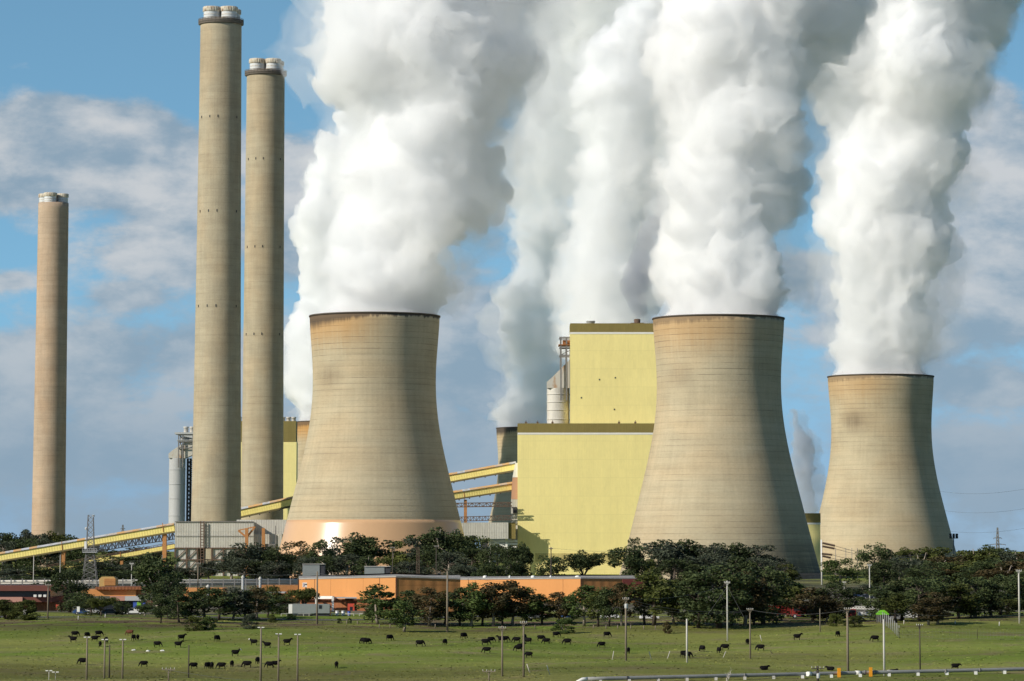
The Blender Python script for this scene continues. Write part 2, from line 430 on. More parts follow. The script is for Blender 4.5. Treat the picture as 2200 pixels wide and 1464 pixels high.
M['leaf_brown'] = leaf_mat('russet_leaves', (.055,.052,.022), (.120,.082,.034))
M['leaf_green'] = leaf_mat('fresh_leaves', (.050,.080,.022), (.100,.135,.036))
M['cow_black'] = plain('black_hide', (.009,.008,.008), .8, .2, 3., spec=.08)
M['cow_brown'] = plain('red_brown_hide', (.11,.035,.015), .7, .2, 3.)
M['cow_white'] = plain('white_face_hide', (.62,.58,.52), .7, .1, 3.)
for n_, c_ in dict(car_white=(.75,.75,.74), car_blue=(.05,.10,.25), car_red=(.25,.03,.025), car_grey=(.28,.29,.30), car_dark=(.03,.035,.05), lime=(.18,.50,.03), red_paint=(.60,.09,.05), tarp_blue=(.06,.11,.42), mural_green=(.20,.42,.05)).items():
    M[n_] = plain(n_, c_, .3, .06, spec=.5)
M['tyre'] = plain('tyre_rubber', (.02,.02,.02), .9)

# ------------------------------------------------------------------ ground
def axis_vals(parts):
    r = []
    for a, c, st in parts:
        v = a
        while v < c: r.append(v); v += st(v) if callable(st) else st
    return np.array(r+[parts[-1][1]], float)
gx = axis_vals([(-30000,-3000,2500),(-3000,-400,120),(-400,-170,12),(-170,170,3),(170,400,12),(400,3000,120),(3000,30000,2500)])
gy = axis_vals([(-2000,0,200),(0,560,20),(560,620,4),(620,900,2.5),(900,1300,8),(1300,3000,40),(3000,9000,400),(9000,60000,4000)])
GX, GY = np.meshgrid(gx, gy); GZ = terrain(GX, GY)
nx, ny = len(gx), len(gy)
idx = np.arange(nx*ny).reshape(ny, nx)
me = bpy.data.meshes.new('ground')
me.from_pydata(np.stack([GX.ravel(), GY.ravel(), GZ.ravel()], 1).tolist(), [], np.stack([idx[:-1,:-1], idx[:-1,1:], idx[1:,1:], idx[1:,:-1]], -1).reshape(-1,4).tolist())
me.polygons.foreach_set('use_smooth', [True]*len(me.polygons)); me.materials.append(M['ground'])
tag(link(bpy.data.objects.new('ground', me)), 'green cattle paddock rising to the power station grounds', 'ground', kind='structure')
def strip(name, label, cat, y0, y1, x0, x1, m, lift=.05, bend=lambda x: 0):
    xs = np.arange(x0, x1+.1, 3.); q = MB(); ys = np.linspace(y0, y1, 4)
    vs = [(x, y+bend(x), gz(x, y+bend(x))+lift) for x in xs for y in ys]
    q.add(vs, [(i*4+j, i*4+4+j, i*4+5+j, i*4+1+j) for i in range(len(xs)-1) for j in range(3)], True)
    return tag(q.build(name, m), label, cat, kind='structure')
strip('road', 'grey access road running behind the paddock edge', 'road', 848, 856, -260, 260, M['road'], .06)

# grass tufts, one mass
rng = np.random.default_rng(5)
n = 20000
ty = 600+270*rng.random(n)**1.0; tx = (rng.random(n)-.5)*2*(ty*.155)
tz = terrain(tx, ty)
cl = vnoise(np.stack([tx*.09, ty*.09, 0*tx],1), 3)
keep = rng.random(n) < np.clip((cl-.1)*1.5, .25, 1); tx, ty, tz = tx[keep], ty[keep], tz[keep]; n = len(tx)
hh = .04+.10*rng.random(n)**2; ww = .12+.26*rng.random(n); an = rng.random(n)*math.pi
ca, sa = np.cos(an)*ww, np.sin(an)*ww; lx, ly = rng.normal(0,.10,n), rng.normal(0,.10,n)
V = np.stack([np.stack([tx-ca,ty-sa,tz-.03],1), np.stack([tx+ca,ty+sa,tz-.03],1), np.stack([tx+ca*.7+lx,ty+sa*.7+ly,tz+hh],1), np.stack([tx-ca*.7+lx,ty-sa*.7+ly,tz+hh*.8],1)],1).reshape(-1,3)
me = bpy.data.meshes.new('grass'); me.from_pydata(V.tolist(), [], np.arange(4*n).reshape(-1,4).tolist()); 
me.materials.append(M['ground'])
tag(link(bpy.data.objects.new('grass', me)), 'uneven tufts of pasture grass across the paddock', 'grass', kind='stuff')

# ------------------------------------------------------------------ cooling towers
TP = [(682,139.5),(740,136),(810,132),(860,133.5),(930,142),(1000,156.5),(1070,174),(1120,187),(1165,198),(1245,222)]
TZ = np.array([at(0,r,1500).z for r,_ in TP]); TR = np.array([w*mpp(1500,r) for r,w in TP])
TOPZ = TZ[0]; TH = TZ[0]-TZ[-1]
POLY = np.polyfit(TZ-TOPZ, TR, 5)
def tower_r(d): return float(np.polyval(POLY, -d))          # radius d metres below the mouth
CONC = (.462,.392,.262)
def cooling_tower(label, px, row, D, k=1.0, band=None, **mk):
    top = at(px, row, D); H = TH*k+6
    t = thing('cooling_tower', label, 'cooling tower', (top.x, D, top.z-H), 0, 'cooling towers')
    ds = np.linspace(0, H, 60)
    dsb = None
    if band:
        zb = at(px, band, D).z; dsb = top.z-zb
        ds = np.concatenate([np.linspace(0, dsb, 50)])
    prof = [(tower_r(d/k)*k, H-d) for d in ds][::-1]
    inner = [(tower_r(d/k)*k-1.0, H-d) for d in np.linspace(.0, 40, 14)]
    m = concrete('tower_concrete', H, CONC, **mk)
    sh = MB(); sh.lathe(prof+inner, 128); sh.build('shell', m, t, fix=False)
    rim = MB(); r0 = tower_r(0)*k
    rim.lathe([(r0-1.1,H-.02),(r0+.35,H-.02),(r0+.35,H+.55),(r0-1.1,H+.55),(r0-1.1,H-.02)], 128); rim.build('rim', M['rimmat'], t)
    if band:
        q = MB(); q.lathe([(tower_r(d/k)*k+.05, H-d) for d in np.linspace(dsb, H, 20)][::-1]+[(tower_r(dsb/k)*k-.4, H-dsb+.004)], 128)
        q.build('painted_band', M['peach'], t, fix=False)
    return t
M['rimmat'] = plain('sooty_rim', (.10,.08,.065), .9, .3, .3)
M['peach'] = plain('glossy_peach_paint', (.66,.40,.21), .30, .05, .15, spec=.6, streak=True)
cooling_tower('tan cooling tower with a glossy peach painted band round its foot', 805, 682, 1500, 1.0, 1118, soot=.6, orange=.6, seed=1.)
cooling_tower('tall tan cooling tower standing before the yellow boiler house, foot streaked dark', 1543.5, 687, 1487, 1.0, seed=5., soot=.3, orange=.45, grime=1., patch=(-.75,-25,.45), ang0=-.2)
cooling_tower('smaller looking tan cooling tower beside the wooded rise, apart from the others', 1892, 811, 1852, 1.0, seed=9., soot=.25, orange=.4, grime=.5, patch=(-.70,-24,.8))
cooling_tower('distant cooling tower peeping out between the olive building and the peach-banded tower', 713, 908, 2720, 1.0, seed=13., soot=.5, orange=.9)
cooling_tower('distant dark cooling tower left of the yellow boiler house, behind the conveyors', 1140, 921, 2850, 1.0, seed=17., soot=.7, orange=.2, grime=.9)
cooling_tower('cooling tower hidden behind the yellow boiler house, only its steam showing', 1330, 790, 2020, 1.0, seed=21.)

# ------------------------------------------------------------------ chimneys
def chimney(label, px, top, bot, D, rt, rb, flues, lip=True, tint=(1,1,1)):
    c = at(px, top, D); zb = gz(c.x, D)-1; H = c.z-zb
    t = thing('chimney', label, 'chimney', (c.x, D, zb), 0, 'concrete chimneys')
    s = mpp(D, 700)
    zb_ref = at(px, bot, D).z
    slope = (rb-rt)*s/(c.z-zb_ref)
    def R(z): 
        h = H-z
        return rt*s+slope*h*(.55+.45*h/H)
    m = concrete('chimney_concrete', H, tuple(a*k for a,k in zip((.405,.348,.243),tint)), soot=.0, orange=.0, grime=.15, lift=3.4, patch=None, seed=px*.1, lines=.45)
    q = MB(); q.lathe([(R(z), z) for z in np.linspace(0, H, 60)]+[(rt*s-1.2,H),(rt*s-1.2,H-6)], 72); q.build('shaft', m, t, fix=False)
    r = rt*s
    q = MB(); q.lathe([(0,H-.8),(r-.9,H-.8)], 48); q.build('roof_deck', M['steel'], t)
    if lip:
        q = MB(); q.lathe([(r+.06,H-2.4),(r+1.0,H-2.0),(r+1.0,H-1.7),(r+.06,H-1.7)], 72)
        for zz in (-.9,-.1,.5):
            q.lathe([(r+.95,H+zz-.1),(r+1.05,H+zz-.1),(r+1.05,H+zz+.1),(r+.95,H+zz+.1),(r+.95,H+zz-.1)], 48)
        q.lathe([(r+.90,H-1.7),(r+.93,H-1.7),(r+.93,H+.1),(r+.90,H+.1)], 72)
        for k in range(36):
            a = k*2*math.pi/36; x, y = (r+1.0)*math.cos(a), (r+1.0)*math.sin(a); q.bar((x,y,H-1.8),(x,y,H+.6),.16)
        q.build('platform', M['collar'], t)
    for (dx, dy, rr, hh) in flues:
        f = MB(); R2 = rr*s
        f.lathe([(R2,H-.8),(R2,H+hh*.62)], 32)
        for k in range(20):
            a = k*2*math.pi/20; x, y = dx*s+(R2+.05)*math.cos(a), dy*s+(R2+.05)*math.sin(a)
        o = f.build('flue', M['flue'], t); o.location = (dx*s, dy*s, 0)
        g = MB()
        g.lathe([(R2,H+hh*.60),(R2+.35,H+hh*.62),(R2+.35,H+hh*.96),(R2+.1,H+hh),(R2-.4,H+hh),(R2-.4,H+hh*.5)], 32)
        for k in range(24):
            a = k*2*math.pi/24; x, y = (R2+.36)*math.cos(a), (R2+.36)*math.sin(a); g.bar((x,y,H+hh*.63),(x,y,H+hh*.95),.22)
        for zz in (.12,.35): g.lathe([(R2+.02,H+hh*zz),(R2+.15,H+hh*zz),(R2+.15,H+hh*zz+.2),(R2+.02,H+hh*zz+.2)], 32)
        o2 = g.build('flue_cap', M['flue_cap'], o)
    return t, R, H, c
def rustcap(b):
    n = b.noise(b.vm('MULTIPLY', b.obj, (1.2,1.2,.25)), 1., 4, .7)
    c = b.mix(b.ramp(n, .48, .68), (.66,.60,.48), (.30,.15,.07)); b.put(b.p.inputs['Base Color'], c)
M['flue_cap'] = mat('rusty_ribbed_cap', rustcap)
M['flue'] = plain('white_flue_sheet', (.62,.63,.62), .5, .18, .5, streak=True)
def openings(t, R, rows, D, px, H, zb):
    for row in rows:
        z = at(px, row, D).z-zb
        for a in (-.95,-.42,-.02,.98):
            q = MB(); r = R(z); q.box(-.17,.17,-.25,.10,-.6,.6)
            o = q.build('opening', M['glass'], t); o.location = (r*math.sin(a), -r*math.cos(a), z); o.rotation_euler = (0,0,a)
F4 = [(-19,-16,17.5,6.3),(18,-16,17.5,6.3),(-13,18,17,6.1),(23,18,17,6.1)]
t, R, H, c = chimney('tallest looking concrete chimney, in front of and left of its neighbour', 475, 45, 1120, 1700, 44.5, 53.5, F4)
openings(t, R, (255,457,660), 1700, 475, H, t.location.z)
t, R, H, c = chimney('concrete chimney just right of the tallest one, its top a little lower', 571, 155, 1090, 1760, 41, 45.5, [(a*.92,e*.92,r*.92,h*.98) for a,e,r,h in F4])
openings(t, R, (345,533,720), 1760, 571, H, t.location.z)
chimney('lone far left chimney of pinkish concrete rising behind the yellow conveyor', 115, 437, 1140, 2250, 32.5, 36, [(-5,-16,13,6.3),(19,4,11.5,6.2),(-20,6,12,6.2),(3,18,12,6)], False, (1.10,.97,.98))
# ------------------------------------------------------------------ plumes
def volume_mat(name, col, dens, aniso=0.0, absorb=None):
    m = bpy.data.materials.new(name); m.use_nodes = True
    t = m.node_tree; t.nodes.clear(); b = NB(t)
    out = b.n('ShaderNodeOutputMaterial')
    if absorb:
        v = b.n('ShaderNodeVolumePrincipled'); v.inputs['Color'].default_value = (*col,1)
        v.inputs['Density'].default_value = dens; v.inputs['Anisotropy'].default_value = aniso
    else:
        v = b.n('ShaderNodeVolumeScatter'); v.inputs['Color'].default_value = (*col,1)
        v.inputs['Density'].default_value = dens; v.inputs['Anisotropy'].default_value = aniso
    t.links.new(v.outputs[0], out.inputs['Volume'])
    return m
def plume(name, label, cat, prof, D, mats, seed, voxel=1.0, base=True, flat=.9, puff=1.0, group=None, grow=1.0, lumps=1.0):
    """prof: (row, left, right) of the plume's outline in the photo, from its foot upward; D: depth of its axis"""
    rng = random.Random(seed)
    rows = [p[0] for p in prof]
    def LR(y):
        a = sorted(prof)
        return np.interp(y, [q[0] for q in a], [q[1] for q in a]), np.interp(y, [q[0] for q in a], [q[2] for q in a])
    bm = bmesh.new()
    def sph(c, r, sub=2):
        bmesh.ops.create_icosphere(bm, subdivisions=sub, radius=r, matrix=Matrix.Translation(c))
    s = mpp(D, 600)
    y = rows[0]; first = True; zb = at(0, rows[0], D).z
    # core
    rings = []
    yy = rows[0]
    while yy > rows[-1]:
        l, r = LR(yy); c = at((l+r)/2, yy, D); R = (r-l)/2*s
        rings.append((c, R)); yy -= 12
    n = 24
    vs = []
    for i,(c,R) in enumerate(rings):
        k = 1.0 if (base and i < 2) else .84
        vs.append([bm.verts.new((c.x+R*k*math.cos(t*2*math.pi/n), c.y+R*k*flat*math.sin(t*2*math.pi/n), c.z)) for t in range(n)])
    for i in range(len(rings)-1):
        for t in range(n):
            bm.faces.new((vs[i][t], vs[i][(t+1)%n], vs[i+1][(t+1)%n], vs[i+1][t]))
    bm.faces.new(vs[0][::-1]); bm.faces.new(vs[-1])
    bmesh.ops.recalc_face_normals(bm, faces=bm.faces)
    yy = rows[0]
    while yy > rows[-1]:
        l, r = LR(yy); c = at((l+r)/2, yy, D); R = (r-l)/2*s
        hgt = c.z-zb
        if not base or hgt > R*.25:
            m = 5
            a0 = rng.random()*6.28
            for k in range(m):
                t = a0+k*2*math.pi/m+rng.uniform(-.35,.35)
                rr = R*rng.choice((.26,.34,.42,.52))*lumps*rng.uniform(.9,1.1)
                o = max(R-rr, R*.35)*rng.uniform(.80,1.0)
                p = Vector((c.x+o*math.cos(t), c.y+o*flat*math.sin(t), c.z+rng.uniform(-.45,.45)*R))
                if base and p.z-rr < zb+2: continue
                sph(p, rr)
                for j in range(4):
                    dv = Vector((rng.gauss(0,1), rng.gauss(0,1), rng.gauss(0,.8)))
                    dv.normalize()
                    if dv.x*math.cos(t)+dv.y*math.sin(t) < -.1: dv = -dv
                    q = p+dv*rr*.85; r3 = rr*rng.uniform(.3,.5)
                    if base and q.z-r3 < zb+2: continue
                    sph(q, r3, 1)
        yy -= max(14, (r-l)*.17)
    me = bpy.data.meshes.new('tmp'); bm.to_mesh(me); bm.free()
    def remesh(me, vox, smooth):
        o = bpy.data.objects.new('tmp', me); scene.collection.objects.link(o)
        md = o.modifiers.new('r', 'REMESH'); md.mode = 'VOXEL'; md.voxel_size = vox
        if smooth:
            md = o.modifiers.new('s', 'SMOOTH'); md.iterations = smooth; md.factor = .5
        dg = bpy.context.evaluated_depsgraph_get()
        r = bpy.data.meshes.new_from_object(o.evaluated_get(dg))
        bpy.data.objects.remove(o)
        return r
    me2 = remesh(me, voxel, 3)
    N = len(me2.vertices); co = np.empty(N*3); me2.vertices.foreach_get('co', co); co = co.reshape(-1,3)
    no = np.empty(N*3); me2.vertex_normals.foreach_get('vector', no); no = no.reshape(-1,3)
    f = np.clip((co[:,2]-zb-1)/(12 if base else 1), 0, 1)*puff; lowcut = 4.5*np.clip(1-(co[:,2]-zb)/55, 0, 1) if base else 0.
    warp = np.stack([vnoise(co/14+k*9.7, seed+k) for k in range(3)],1)*8
    root = thing(name, label, cat, at((prof[0][1]+prof[0][2])/2, rows[0], D), 0, group)
    for li, (lname, off, amp, mat) in enumerate(mats):
        disp = off
        for sc, am in ((48,7.),(22,5.2),(10,4.2),(5,3.2),(2.8,2.0),(1.6,.9)):
            nz = vnoise((co+warp+li*5.3)/sc, seed+int(sc)+li*31)
            disp = disp+amp*am*(1-2*np.abs(nz-.5)*2)      # billows
        c2 = co+no*((disp-3.0*min(1.3,voxel/1.1)-lowcut)*f)[:,None]
        m3 = me2.copy(); m3.vertices.foreach_set('co', c2.ravel()); m3.update()
        m4 = remesh(m3, voxel*.9, 0 if lname == 'core' else 1)
        m4.transform(Matrix.Translation(-root.location))
        m4.polygons.foreach_set('use_smooth', [True]*len(m4.polygons))
        m4.update(); m4.name = lname; m4.materials.clear(); m4.materials.append(mat)
        ob = link(bpy.data.objects.new(lname, m4)); ob.parent = root
    return root
steam = [('core', -3.6, 1.0, volume_mat('steam_core', (1,1,1), 0.18)), ('veil', -1.5, 1.0, volume_mat('steam_veil', (1,1,1), 0.045)), ('wisps', 1.2, 1.5, volume_mat('steam_wisp', (1,1,1), 0.012))]
far_steam = [('core', -3, 1.3, volume_mat('far_steam_core', (1,1,1), 0.05)), ('veil', 3., 1.6, volume_mat('far_steam_veil', (1,1,1), 0.014))]
smoke = [('core', -1, .35, volume_mat('smoke_core', (.62,.64,.70), 0.12, 0, True)), ('veil', .8, .5, volume_mat('smoke_veil', (.62,.64,.70), 0.03, 0, True))]
P1=[(690,674,936),(640,690,958),(570,702,980),(480,720,998),(430,728,1030),(380,738,1058),(330,745,1072),(280,748,1088),(200,765,1125),(140,715,1142),(60,690,1138),(0,690,1125),(-120,690,1200)]
P2=[(697,1412,1675),(650,1414,1684),(560,1427,1670),(480,1447,1660),(420,1425,1685),(330,1410,1710),(240,1430,1722),(130,1405,1765),(60,1430,1800),(0,1470,1830),(-120,1450,1900)]
P3=[(819,1788,1996),(770,1785,2002),(720,1780,2022),(690,1784,2030),(650,1797,2010),(610,1802,2003),(560,1800,2045),(520,1788,2046),(470,1768,2018),(400,1768,2030),(340,1772,2068),(300,1788,2074),(240,1790,2058),(180,1740,2060),(120,1705,2120),(60,1690,2185),(0,1690,2175),(-120,1700,2250)]
P4=[(915,642,784),(850,617,775),(800,610,770),(740,614,770),(690,632,765),(650,650,770),(600,654,775),(560,652,780),(500,642,780),(430,630,780),(380,652,790),(330,692,800),(270,717,800),(210,735,800)]
P5=[(928,1070,1210),(850,1074,1205),(780,1080,1200),(700,1077,1195),(640,1076,1190),(590,1087,1195),(540,1107,1200),(500,1132,1215),(450,1127,1230),(400,1087,1230),(340,1082,1240),(270,1107,1260),(200,1132,1270),(130,1142,1290),(60,1142,1330),(0,1150,1400),(-120,1150,1450)]
P6=[(797,1226,1434),(740,1203,1430),(690,1199,1420),(620,1193,1400),(550,1201,1390),(480,1208,1385),(430,1240,1380),(390,1227,1410),(330,1215,1430),(250,1230,1420),(180,1240,1400),(120,1264,1410),(80,1292,1415),(30,1330,1440),(-120,1350,1500)]
plume('steam_plume','broad white steam plume rising from the peach banded tower','steam',P1,1500,steam,1,group='steam plumes')
plume('steam_plume','broad white steam plume rising from the streaked tower by the yellow house','steam',P2,1487,steam,2,group='steam plumes')
plume('steam_plume','ragged steam plume with grey lobes rising from the rightmost tower','steam',P3,1852,steam,3,voxel=1.3,group='steam plumes')
plume('steam_plume','white steam plume peeping out left behind the peach banded tower plume','steam',P4,2720,steam,4,voxel=2.2,group='steam plumes')
plume('steam_plume','blue grey shaded steam plume rising from the distant dark tower','steam',P5,2850,far_steam,5,voxel=2.2,group='steam plumes')
plume('steam_plume','white steam plume rising behind the yellow boiler house','steam',P6,2020,steam,6,voxel=1.4,group='steam plumes')
S1=[(688,1365,1373),(665,1362,1382),(640,1350,1390),(615,1340,1398),(590,1345,1405),(560,1358,1412),(520,1375,1425),(470,1390,1440),(430,1400,1440)]
S2=[(1112,1728,1752),(1060,1705,1756),(1010,1692,1758),(960,1690,1752),(900,1682,1735),(860,1684,1716)]
plume('smoke_plume','thin dark smoke rising from the stack on the yellow boiler house roof','smoke',S1,1700,smoke,7,voxel=.8,base=False,puff=1.,group='smoke plumes')
plume('smoke_plume','thin grey smoke drifting between the streaked and rightmost towers','smoke',S2,2350,[(a_,o_,p_*1.5,volume_mat(a_+'_thin',(.72,.75,.80),d_,0,True)) for (a_,o_,p_),d_ in zip([m_[:3] for m_ in smoke],(.17,.05))],8,voxel=1.4,base=False,group='smoke plumes')
thin = [('core', -3, 1.3, volume_mat('drift_core', (1,1,1), 0.011)), ('veil', 3., 1.6, volume_mat('drift_veil', (1,1,1), 0.006))]
P8=[(640,1385,1430),(560,1370,1440),(480,1345,1450),(400,1260,1465),(300,1160,1480),(200,1130,1520),(100,1110,1760),(0,1100,1980),(-120,1080,2100)]
plume('steam_plume','thin blue grey steam drifting high behind the central white plumes','steam',P8,3050,thin,9,voxel=3.,base=False,group='steam plumes')
# ------------------------------------------------------------------ plant buildings
def front_box(q, x0, x1, y0, y1, D, depth, dy=0):
    """box whose front, at depth D, fills photo columns x0..x1 and rows y0..y1"""
    ym = (y0+y1)/2
    X0, X1 = at(x0, ym, D).x, at(x1, ym, D).x
    q.box(X0, X1, D+dy, D+dy+depth, at(0, y1, D).z, at(0, y0, D).z)
    return q
def FB(name, m, parent, x0, x1, y0, y1, D, depth, dy=0):
    o = front_box(MB(), x0, x1, y0, y1, D, depth, dy).build(name, m)
    if parent:
        o.parent = parent; o.location = -parent.location
    return o
def root(name, label, cat, px, D, group=None):
    p = at(px, 1200, D); return thing(name, label, cat, (p.x, D, gz(p.x, D)), 0, group)
def sub(q, name, m, parent):
    """build in world coordinates, then hang under the thing"""
    o = q.build(name, m, parent); 
    o.location = -parent.location if parent.parent is None else (0,0,0)
    return o
BD = 1650
t = root('boiler_house', 'huge bright yellow stepped boiler house with olive roof bands', 'building', 1300, BD)
lo = FB('lower_block', M['yellow'], t, 1112, 1420, 934, 1262, BD, 30)
FB('roof_band', M['olive'], lo, 1112, 1420, 910, 930, BD, 30).location = (0,0,0)
FB('white_strip', M['white'], lo, 1112, 1420, 930, 934, BD-.15, 30.3).location = (0,0,0)
FB('base_grille', M['base_band'], lo, 1150, 1420, 1189, 1207, BD-.1, .3).location = (0,0,0)
up = FB('upper_block', M['yellow'], t, 1225, 1420, 718, 912, BD+8, 21)
FB('roof_band', M['olive'], up, 1225, 1420, 695, 714, BD+8, 21).location = (0,0,0)
FB('white_strip', M['white'], up, 1225, 1420, 714, 718, BD+7.85, 21.3).location = (0,0,0)
for px, w, y0, y1, m in ((1269,9,688,695,'grey_metal'),):
    p = at(px, 695, BD+20); q = MB(); q.lathe([(w*.22,0),(w*.22,1.5),(w*.24,1.5),(w*.24,1.9),(0,2.0)], 20, (0,0))
    o = q.build('roof_vent', M[m], t); o.location = Vector((p.x, BD+20, at(0,695,BD+8).z))-t.location
for px in (1130,1155,1187,1330,1365):
    D_ = BD+4; p = at(px, 910, D_)
    q = MB(); q.box(-.5,.5,-.4,.4,0,.9); q.box(-.15,.15,-.15,.15,.9,1.5)
    o = q.build('roof_vent', M['brown_steel'], t); o.location = Vector((p.x, D_, at(0,910,BD).z))-t.location
for px, py in ((1322,812),(1249,855),(1320,880),(1288,816)):
    p = at(px, py, BD+8); q = MB(); q.box(-.3,.3,-.12,.3,-.35,.35); o = q.build('wall_vent', M['dark_steel'], t); o.location = Vector((p.x, BD+8, p.z))-t.location
p = at(1369, 695, BD+20)
q = MB(); q.box(-3.2,3.2,-2,2,0,.9); q.lathe([(1.5,.9),(1.5,2.8),(1.3,2.8),(1.3,.9)], 20)
st = q.build('smoke_stack', M['dark_red'] if 'dark_red' in M else M['brown_steel'], t); st.location = Vector((p.x, BD+20, at(0,695,BD+8).z))-t.location
t = root('turbine_hall', 'low yellow hall with dark roof band between two cooling towers, shaded', 'building', 1740, 1640)
w = FB('wall', M['yellow'], t, 1590, 1763, 1127, 1262, 1660, 40)
FB('roof_band', M['olive'], w, 1590, 1763, 1103, 1123.5, 1660, 40).location = (0,0,0)
FB('white_strip', M['white'], w, 1590, 1763, 1123.5, 1127, 1659.9, 40.2).location = (0,0,0)
t = root('boiler_house', 'far olive topped yellow boiler house half hidden behind the twin chimneys', 'building', 540, 2300)
w = FB('wall', M['yellow'], t, 425, 636, 950, 1240, 2300, 14)
FB('roof_band', M['olive'], w, 425, 636, 905, 949.5, 2300, 14).location = (0,0,0)
for px in (514,608,620,631,440,470):
    p = at(px, 905, 2310); q = MB(); q.lathe([(1.4,0),(1.4,2.2),(1.7,2.3),(1.7,3.0),(0,3.2)], 16)
    o = q.build('roof_vent', M['tan_vent'] if 'tan_vent' in M else M['pale_metal'], t); o.location = Vector((p.x, 2310, at(0,905,2300).z))-t.location

def flue_duct(label, cx, w, ytop, ybot, D, tip, frame_top, m, platform):
    t = root('flue_duct', label, 'flue duct', cx, D)
    s = mpp(D, 900); c = at(cx, ybot, D)
    zb, zt = c.z, at(cx, ytop, D).z
    q = MB(); q.lathe([(w*s,zb),(w*s,zt)], 32, (c.x, D))
    for f in (.12,.38,.6,.82): q.lathe([(w*s+.02,zb+(zt-zb)*f),(w*s+.2,zb+(zt-zb)*f),(w*s+.2,zb+(zt-zb)*f+.4),(w*s+.02,zb+(zt-zb)*f+.4)], 32, (c.x, D))
    sub(q, 'vertical_duct', m, t)
    x0 = c.x-w*s; tp = at(tip[0], tip[1], D); z1 = tp.z
    k = (tip[0]-cx)*s
    q = MB(); q.prism([(x0,zt),(c.x+w*s,zt),(tp.x,z1-2.6*w*s*.55-4),(tp.x,z1),(x0+w*s*.45,zt+w*s*.95),(x0,zt+w*s*.55)], D-w*s*.9, D+w*s*.9)
    sub(q, 'elbow', M['elbow'], t)
    ft = at(cx, frame_top, D).z
    q = MB()
    for xx in (c.x+w*s*.25, c.x+w*s*.75, tp.x-1):
        for yy in (D-w*s-1.0, D+w*s+1.0): q.bar((xx,yy,zt-6),(xx,yy,ft),.7)
    xs = (c.x+w*s*.25-.35, tp.x+2)
    for z in (ft, ft-4.5, ft-8.5):
        for yy in (D-w*s-1.0, D+w*s+1.0): q.bar((xs[0],yy,z),(xs[1],yy,z),.6)
        q.bar((xs[0],D-w*s-1.0,z),(xs[0],D+w*s+1,z),.6)
    q.bar((xs[0],D-w*s-1.0,ft-8.5),(xs[1],D-w*s-1.0,ft-4.5),.35)
    sub(q, 'support_frame', M['steel'], t)
    q = MB(); q.box(xs[0]-.8, xs[1], D-w*s-1.6, D+w*s+1.6, ft-3.7, ft-3.3); q.box(xs[0]+1.2, xs[1], D-1.5, D+1.5, ft-3.3, ft-1.0)
    sub(q, 'walkway', M['rust'] if not platform else M['grey_metal'], t)
    if platform:
        q = MB(); q.box(xs[0]-2.2, xs[1], D-w*s-2, D+w*s+2, ft+.3, ft+1.5)
        q.prism([(xs[0]-2.2,ft+.3),(xs[1],ft+.3),(xs[1],ft-3)], D-w*s-1.2, D-w*s-.9)
        sub(q, 'platform', M['grey_metal'], t)
        for px in platform:
            p = at(px, 915, D); q = MB(); q.lathe([(1.5,ft+1.5),(1.5,ft+4.4),(1.75,ft+4.5),(1.75,ft+5.3),(0,ft+5.5)], 18, (p.x, D)); sub(q, 'vent_drum', M['pale_metal'], t)
        q = MB()
        for k in range(16):
            z = zb+(zt-zb)*k/16; xx = c.x+w*s+1.5
            q.bar((xx,D,z),(xx+5,D,z),.5); q.bar((xx,D,z),(xx+5,D,z+(zt-zb)/16),.4); q.bar((xx+5,D,z),(xx,D,z+(zt-zb)/16),.4)
        for xx in (c.x+w*s+1.5, c.x+w*s+6.5): q.bar((xx,D,zb),(xx,D,zt),.8)
        for xx in np.linspace(c.x+w*s+1.2, c.x+w*s+6.8, 4): q.bar((xx,D+3,zb),(xx,D+3,zt),1.3)
        sub(q, 'stair_lattice', M['dark_steel'], t)
    return t
def elbow(b):
    n = b.noise(b.vm('MULTIPLY', b.obj, (.25,.25,.07)), 1., 4, .7)
    b.put(b.p.inputs['Base Color'], b.mix(b.ramp(n, .50, .66), (.56,.53,.46), (.42,.22,.09)))
M['elbow'] = mat('rust_streaked_sheet', elbow)
flue_duct('pale flue duct with rusty collar standing against the yellow boiler house roof', 1199, 24, 835, 912, BD+16, (1230,768), 727, M['pale_metal'], ())
flue_duct('silver flue duct rising beside the dark stair lattice left of the tallest chimney', 379.5, 17.5, 985, 1126, 2250, (420,938), 935, M['grey_metal'], (400,413,425))

# grey clad building at the chimneys' foot
D = 1560
t = root('precipitator_house', 'grey sheet clad building on braced steel legs at the chimneys foot', 'building', 470, D)
FB('upper_cladding', M['grey_clad'], t, 376, 545, 1122, 1177, D, 45)
FB('lower_cladding', M['grey_clad'], t, 377, 425, 1177.4, 1240, D+.3, 40); FB('lower_cladding', M['grey_clad'], t, 456, 511, 1177.4, 1240, D+.3, 40)
FB('side_block', M['grey_clad'], t, 508, 640, 1117, 1190, D+6, 40)
FB('side_block', M['grey_clad'], t, 545, 640, 1148, 1182, D-3, 8)
q = MB()
def P2(px, py, d=D): return at(px, py, d)
for px in (376,401,424,455,480,512): q.bar(P2(px,1177,D-.2), P2(px,1240,D-.2), .6)
for py in (1178,1203,1227):
    q.bar(P2(375,py,D-.2), P2(514,py,D-.2), .5)
for a, c in (((376,1227),(401,1203)),((401,1203),(424,1180)),((376,1203),(401,1180)),((401,1227),(424,1203)),((455,1203),(480,1180)),((480,1203),(512,1180)),((455,1227),(480,1203)),((480,1227),(512,1203))):
    q.bar(P2(*a,D-.2), P2(*c,D-.2), .35)
for px in (431,438): q.bar(P2(px,1120,D-1.5), P2(px,1240,D-1.5), .4)
for py in range(1124,1240,6): q.bar(P2(431,py,D-1.5), P2(438,py,D-1.5), .3)
sub(q, 'leg_frame', M['brown_steel'], t)
q = MB(); 
